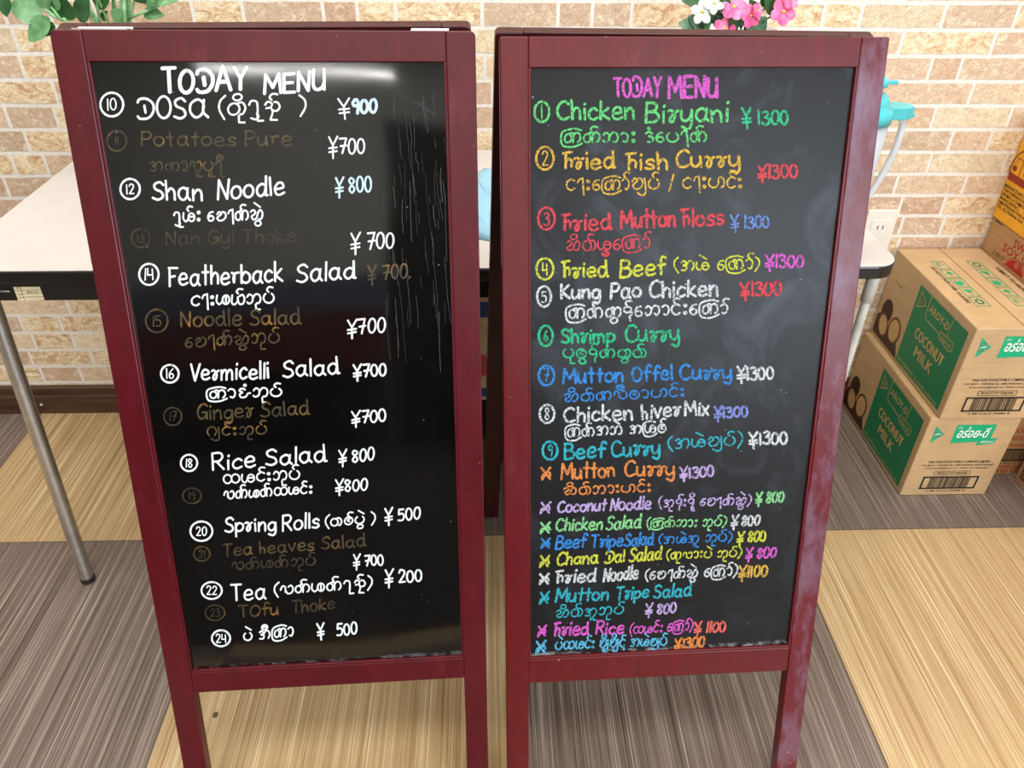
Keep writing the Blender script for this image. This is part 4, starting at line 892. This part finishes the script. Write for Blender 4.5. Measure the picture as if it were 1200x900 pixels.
while q < 1.855:
    wd = rr.choice([.001, .0018, .0024]); fill(b, g, [(q, .046), (q + wd, .046), (q + wd, .076), (q, .076)]); q += wd + rr.choice([.001, .0016])
text_mesh(b, '8 850717 119', g(1.752, .034), (1, 0, 0), (0, 0, 1), width=.09, height=.005)
obj('black_lettering', b, M['pblack'], A)

Sx = 1.714
B_ = carton('soy_sauce_carton', 'brown soy sauce carton with red lettering under the yellow carton', Sx, 1.99, 0.17, 0.46, 0.2625, 0.5285, 'card_dark')
f = side(Sx); b = MB()
text_mesh(b, 'SWEET', f(.362, .500), (0, -1, 0), (0, 0, 1), width=.085, height=.0175, bold=.012)
text_mesh(b, 'SOY SAUCE', f(.391, .4785), (0, -1, 0), (0, 0, 1), width=.165, height=.0175, bold=.012)
fill(b, f, [(.368, .456)] + [(.330 + .034 * math.cos(math.radians(a)), .456 + .027 * math.sin(math.radians(a))) for a in range(10, 171, 16)] + [(.298, .456)])
obj('red_lettering', b, M['pred'], B_)
b = MB(); text_mesh(b, '210317', f(.418, .4575), (0, -1, 0), (0, 0, 1), width=.046, height=.011, bold=.004)
for i in range(3): fill(b, f, [(.448 - i * .010, .5265), (.440 - i * .010, .5265), (.441 - i * .010, .523), (.447 - i * .010, .523)])
obj('black_lettering', b, M['pblack'], B_)
b = MB(); line(b, f, [(.333, .474), (.331, .467), (.325, .464), (.320, .468), (.322, .474)], .002, .0003); line(b, f, [(.327, .479), (.327, .465)], .0018, .0003)
line(b, f, [(.362, .460)] + [(.330 + .030 * math.cos(math.radians(a)), .457 + .023 * math.sin(math.radians(a))) for a in range(20, 161, 14)], .0014, .0003); obj('emblem_detail', b, M['ptan'], B_)

Yx = 1.711
Yc = carton('yellow_carton', 'bright yellow carton with a brown balance emblem on top of the soy sauce', Yx, 1.99, 0.165, 0.463, 0.529, 0.76, 'card_yellow')
f = side(Yx); b = MB()
EX, EZ = .428, .648
line(b, f, [(EX + .034 * math.cos(math.radians(a)), EZ + .040 * math.sin(math.radians(a))) for a in range(-20, 201, 11)], .0030)
fill(b, f, [(EX + .034, EZ - .014), (EX - .034, EZ - .014), (EX - .030, EZ - .030), (EX + .030, EZ - .030)])
line(b, f, [(EX, EZ + .03), (EX, EZ - .014)], .0024); line(b, f, [(EX + .022, EZ + .020), (EX - .022, EZ + .020)], .0018)
for s_ in (-1, 1):
    line(b, f, [(EX + s_ * .021, EZ + .020), (EX + s_ * .028, EZ - .002)], .0010); line(b, f, [(EX + s_ * .021, EZ + .020), (EX + s_ * .014, EZ - .002)], .0010)
    fill(b, f, ell(EX + s_ * .021, EZ - .003, .0075, .006, 12))
obj('balance_emblem', b, M['pdkred'], Yc)
b = MB()
for i, (tx, w_) in enumerate((('MANUFACTURED BY', .082), ('THAI THEPAROS FOOD PRODUCTS', .15), ('208 MOO 6 TAMBON, THAIBAN', .14), ('MUANG DISTRICT,', .075), ('SAMUTPRAKARN THAILAND', .11), ('TEL. 02-7030444 FAX. 02-7030444', .16))):
    text_mesh(b, tx, f(.4585, .6015 - i * .0095), (0, -1, 0), (0, 0, 1), width=w_, height=.0068, bold=.018)
obj('black_lettering', b, M['pblack'], Yc)

Cc = carton('striped_carton', 'brown carton with black stripes at the right edge of the picture', 1.793, 2.09, -0.25, 0.152, 0.0, 0.24, 'card_dark')
f = side(1.793); b = MB()
for i in range(8): fill(b, f, [(.140, .020 + i * .0085), (.05, .020 + i * .0085), (.05, .0245 + i * .0085), (.140, .0245 + i * .0085)])
obj('black_stripes', b, M['pblack'], Cc)

# under the table: carton on a low black crate
CR = thing('storage_crate', 'low black plastic crate on the floor under the table', 'crate', (0.52, 0.40, 0))
b = MB()
b.box(0.40, 0.64, 0.325, 0.445, 0.0, 0.008)
for y0, y1 in ((0.325, 0.331), (0.439, 0.445)): b.box(0.40, 0.64, y0, y1, 0.008, 0.112)
for x0, x1 in ((0.40, 0.406), (0.634, 0.64)): b.box(x0, x1, 0.331, 0.439, 0.008, 0.112)
obj('crate_shell', b, M['crate'], CR, bevel=0.002)
b = MB(); b.box(0.395, 0.645, 0.321, 0.449, 0.102, 0.112); obj('rim', b, M['crate'], CR, bevel=0.002)
b = MB(); b.prism(ell(0.5535, 0.045, .006, .009, 14), 0.3235, 0.325, lambda x, z, y: (x, y, z)); obj('green_badge', b, M['pgreen2'], CR)
PB = carton('white_carton', 'off white carton with blue and red print under the table between the boards', 0.42, 0.63, 0.335, 0.442, 0.1125, 0.398, 'cream')
g = lambda a, c, k=0.0: Vector((a, 0.335 - 0.0004 - k, c))
b = MB(); fill(b, g, [(.52, .385), (.5605, .385), (.5605, .345), (.52, .345)]); fill(b, g, [(.47, .15), (.575, .15), (.575, .124), (.47, .124)]); obj('blue_print', b, plain('blue_print', (36, 92, 160), .5), PB)
b = MB(); fill(b, g, ell(.532, .215, .030, .034), .0001); obj('red_print', b, plain('coral_print', (224, 92, 96), .5), PB)

# ---------------------------------------------------------------- pitcher with turquoise lid
PX, PY = 1.100, -0.040
pt = thing('water_pitcher', 'clear plastic water pitcher with turquoise lid on the table end', 'pitcher', (PX, PY, TZ))
b = MB(); pr = [(0.034, 0.001), (0.038, 0.004), (0.040, 0.10), (0.0425, 0.216), (0.0405, 0.216), (0.038, 0.10), (0.0355, 0.007), (0.001, 0.006)]
b.lathe(pr, (PX, PY, TZ), 36); obj('clear_body', b, M['clear'], pt, smooth=True)
b = MB(); b.tube(smooth_path([(PX + .060, PY, TZ + .218), (PX + .066, PY, TZ + .208), (PX + .068, PY, TZ + .186), (PX + .064, PY, TZ + .150), (PX + .052, PY, TZ + .108), (PX + .036, PY, TZ + .072)], 6), 0.0050, 12)
obj('handle', b, M['clear'], pt, smooth=True)
b = MB(); b.lathe([(0.0, 0.212), (0.044, 0.212), (0.045, 0.222), (0.043, 0.231), (0.036, 0.234), (0.036, 0.240), (0.031, 0.249), (0.022, 0.253), (0.018, 0.257), (0.027, 0.262), (0.028, 0.268), (0.022, 0.273), (0.0, 0.274)], (PX, PY, TZ), 36)
lid = obj('lid', b, M['tealplast'], pt, smooth=True)
b = MB(); b.prism([(PX + .030, PY - .016), (PX + .062, PY - .016), (PX + .074, PY - .008), (PX + .074, PY + .008), (PX + .062, PY + .016), (PX + .030, PY + .016)], TZ + .216, TZ + .233, xyz)
b.prism([(PX + .072, PY - .004), (PX + .082, PY - .001), (PX + .082, PY + .001), (PX + .072, PY + .004)], TZ + .216, TZ + .221, xyz); obj('thumb_lever', b, M['tealplast'], lid, bevel=0.004)
b = MB(); b.prism([(PX + .020, PY - .006), (PX + .042, PY - .003), (PX + .042, PY + .003), (PX + .020, PY + .006)], TZ + .262, TZ + .267, xyz); obj('lid_tab', b, M['tealplast'], lid, bevel=0.001)

# crumpled plastic bag on the table
bg = MB(); rb2 = random.Random(11); nx, ny = 14, 18
for j in range(ny + 1):
    for i in range(nx + 1):
        u, v = i / nx, j / ny
        hgt = 0.055 * math.sin(math.pi * u) ** .5 * math.sin(math.pi * v) ** .45 * (0.6 + 0.5 * math.sin(7 * u + 5 * v) * math.sin(9 * v)) + 0.002
        hgt = max(0.0015, hgt + rb2.uniform(-.004, .004) * math.sin(math.pi * u) * math.sin(math.pi * v))
        bg.v.append(Vector((0.49 + 0.13 * u + .006 * math.sin(9 * v), 0.01 + 0.26 * v + .01 * math.sin(6 * u), TZ + hgt)))
for j in range(ny):
    for i in range(nx): bg.f.append([j * (nx + 1) + i, j * (nx + 1) + i + 1, (j + 1) * (nx + 1) + i + 1, (j + 1) * (nx + 1) + i]); bg.mi.append(0)
n0 = len(bg.v)
bgo = obj('plastic_bag', bg, M['bag'], smooth=True, loc=(0.555, 0.14, TZ))
sm_ = bgo.modifiers.new('film', 'SOLIDIFY'); sm_.thickness = 0.0008
tag(bgo, 'crumpled pale blue plastic bag on the white table between the menu boards', 'bag')

# ---------------------------------------------------------------- artificial plants
def leaf(mb, base, tip, width, nrm, fold=0.25, droop=0.12, kind='oval'):
    base, tip, nrm = Vector(base), Vector(tip), Vector(nrm).normalized()
    d = tip - base; L = d.length; d.normalize(); s_ = d.cross(nrm).normalized(); nn = s_.cross(d)
    N = 9; rows_ = []
    for i in range(N + 1):
        t_ = i / N
        wv = width * 0.5 * (math.sin(math.pi * t_ ** .75) ** .8 if kind == 'oval' else math.sin(math.pi * t_ ** 1.1) ** .7)
        c = base + d * (L * t_) - nn * (droop * L * t_ * t_)
        rows_.append([c - s_ * wv + nn * fold * wv, c - s_ * wv * .5 + nn * fold * wv * .35, c, c + s_ * wv * .5 + nn * fold * wv * .35, c + s_ * wv + nn * fold * wv])
    vs = [v for r_ in rows_ for v in r_]; top = len(vs)
    vs2 = [v - nn * 0.0006 for v in vs]
    fs = [(i * 5 + k, i * 5 + k + 1, (i + 1) * 5 + k + 1, (i + 1) * 5 + k) for i in range(N) for k in range(4)]
    mb.add(vs + vs2, fs + [tuple(top + q for q in f_[::-1]) for f_ in fs])
CAMN = (0.0, -0.85, 0.5)
def vase(root, name, x, y, z0, r, h, mt):
    b = MB(); b.lathe([(r * .62, 0.001), (r * .7, .006), (r * .95, h * .75), (r * 1.04, h - .012), (r * 1.08, h - .010), (r * 1.08, h), (r * .96, h), (r * .92, h - .02), (.001, h - .022)], (x, y, z0), 32)
    return obj(name, b, mt, root, smooth=True)
PLX, PLY = -0.075, 0.27
pl = thing('potted_plant', 'artificial green leafy stems in a pot behind the left menu board', 'plant', (PLX, PLY, TZ))
vase(pl, 'pot', PLX, PLY, TZ, 0.062, 0.14, M['potwhite'])
stem_top = lambda px, py, Y: at(px, py, Y)
b = MB(); rs = random.Random(4); root_p = Vector((PLX, PLY, TZ + .115))
STEMS = [((92, -25), (108, 24)), ((100, -30), (126, 24)), ((112, -30), (117, 24)), ((132, -30), (135, 24)), ((146, -30), (146, 24)), ((158, -30), (149, 24)), ((166, -28), (153, 24)), ((120, -30), (140, 24)), ((82, -20), (113, 24)), ((141, -35), (143, 24)), ((150, -35), (150.5, 24))]
for (tx, ty), (mx, my_) in STEMS:
    Y = PLY + rs.uniform(-.03, .03); T_, Mp = at(tx, ty, Y), at(mx, my_, PLY + rs.uniform(-.02, .02))
    b.tube(smooth_path([root_p + Vector((rs.uniform(-.02, .02), rs.uniform(-.02, .02), 0)), root_p.lerp(Mp, .5), Mp, T_], 5), rs.choice([.0022, .003, .0035]), 7)
for a, c in (((72, 23), (52, 11)), ((72, 23), (58, 17)), ((150, 22), (172, 13)), ((158, 19), (196, 2)), ((60, 8), (72, 24))):
    b.tube([at(a[0], a[1], PLY), at(c[0], c[1], PLY - .01)], .0022, 7)
b.tube(smooth_path([root_p, at(85, 34, PLY), at(72, 23, PLY)], 5), .0026, 7)
obj('stem', b, M['stemg'], pl, smooth=True)
def lf(root, mt, bpx, tpx, wpx, Y, dn=CAMN, fold=.22, droop=.1, kind='oval', name='leaf'):
    P, T_ = at(*bpx, Y), at(*tpx, Y - .01); m_ = MB(); leaf(m_, P, T_, wpx * (P - CAM_POS).dot(CAM_F) / FPX, dn, fold, droop, kind); return obj(name, m_, mt, root, smooth=True)
for mt, bp, tp, w_ in ((M['leaf'], (50, 15), (9, 6), 34), (M['leaf'], (58, 21), (31, 48), 25), (M['leaf'], (62, 14), (50, -18), 28), (M['leafd'], (78, 24), (70, -6), 30), (M['leafd'], (94, 26), (100, -10), 22), (M['leafd'], (62, 26), (52, 42), 16),
                       (M['leaf'], (132, 23), (142, 12), 16), (M['leafd'], (120, 24), (124, 13), 10), (M['leaf'], (168, 15), (191, 17), 16), (M['leaf'], (178, 2), (208, -2), 14), (M['leafd'], (165, 4), (160, -12), 18), (M['leaf'], (170, 6), (180, -14), 22), (M['leafd'], (4, -8), (6, 20), 18), (M['leafd'], (112, 8), (128, -20), 26)):
    lf(pl, mt, bp, tp, w_, PLY + rs.uniform(-.02, .015))

FX, FY = 0.99, 0.27
fl = thing('potted_flowers', 'artificial pink and white flowers in a pale pot behind the right menu board', 'flowers', (FX, FY, TZ))
rim = at(872, 33.0, FY).z
vase(fl, 'pot', at(872, 33, FY).x, FY, TZ, 0.052, rim - TZ, M['potwhite'])
b = MB(); b.lathe([(0.0, 0.0), (0.046, 0.0), (0.046, 0.003), (0.0, 0.008)], (at(872, 33, FY).x, FY, rim - 0.018), 24); obj('moss', b, M['soil'], fl)
cen = Vector((at(872, 33, FY).x, FY, rim - .016))
b = MB()
for px, py in ((823, 14), (838, 4), (860, 10), (879, 18), (918, 14), (850, 31), (806, 28), (895, 24), (842, 20), (905, 2), (880, 2)):
    b.tube(smooth_path([cen, cen.lerp(at(px, py + 4, FY), .6) + Vector((0, 0, .01)), at(px, py, FY)], 5), .0016, 6)
obj('stem', b, M['leafd'], fl, smooth=True)
for mt, bp, tp, w_ in ((M['leafv'], (824, 35), (797, 26), 22), (M['leafv'], (826, 34), (808, 18), 18), (M['leafv'], (838, 30), (840, 12), 22), (M['leafd'], (826, 4), (800, 0), 14), (M['leafv'], (884, 36), (898, 20), 20), (M['leafd'], (905, 18), (898, -10), 14), (M['leafv'], (912, 10), (920, -8), 18),
                       (M['leafd'], (862, 36), (858, 20), 18), (M['leafv'], (872, 30), (868, 20), 14), (M['leafd'], (886, 20), (880, 0), 16), (M['leafd'], (836, 36), (826, 28), 12), (M['leafv'], (880, 34), (874, 24), 14), (M['leafd'], (846, 14), (852, -6), 16), (M['leafd'], (893, 8), (905, -6), 14)):
    lf(fl, mt, bp, tp, w_, FY + rs.uniform(-.015, .012))
def flower(px, py, rpx, mt, rot=0, tilt=(0, -.75, .35), n=5, Y=None):
    c = at(px, py, Y if Y else FY - .02); R_ = rpx * (c - CAM_POS).dot(CAM_F) / FPX
    nrm = Vector(tilt).normalized(); u = nrm.cross(Vector((0, 0, 1))).normalized(); v = u.cross(nrm)
    m_ = MB()
    for k in range(n):
        a = rot + 2 * math.pi * k / n; d = (u * math.cos(a) + v * math.sin(a))
        leaf(m_, c + d * R_ * .08, c + d * R_ + nrm * R_ * .25, R_ * (.74 if mt is M['petalw'] else .86), nrm, -.26, .22, 'wide')
    p_ = obj('blossom', m_, mt, fl, smooth=True, label='white blossom' if mt is M['petalw'] else 'pink blossom')
    m_ = MB(); m_.lathe([(0, -.1 * R_), (.16 * R_, 0), (.12 * R_, .1 * R_), (0, .14 * R_)], c + nrm * R_ * .06, 10); obj('flower_eye', m_, M['eye'], p_, smooth=True)
flower(823, 14, 14, M['petalw'], .3, (.1, -.8, .25)); flower(837, 4, 12, M['petalw'], 1.0); flower(860, 8, 15, M['petalp'], .5); flower(880, 19, 13, M['petalp'], .1, (.3, -.8, .2)); flower(918, 14, 15, M['petalp'], .9)
flower(849, 33, 13, M['petalp'], .6, (0, -.9, .5)); flower(834, 36, 8, M['petalw'], .2); flower(888, 13, 10, M['petalp'], .8, (.6, -.6, .3)); flower(927, 0, 10, M['petalp'], .2)

# floor mark: small knot / drawing pin hole
P = CAM_POS + ray(252.5, 838) * (CAM_POS.z / -ray(252.5, 838).z)
b = MB(); b.lathe([(0.0046, 0.0), (0.0044, 0.0006), (0.0, 0.0010)], (P.x, P.y, 0.0002), 14, 1.25)
tag(obj('floor_plug', b, plain('dull_grey_brown_plug', (96, 80, 56), .6), loc=(P.x, P.y, 0)), 'tiny dull round plug on the tan plank below the left board', 'plug')
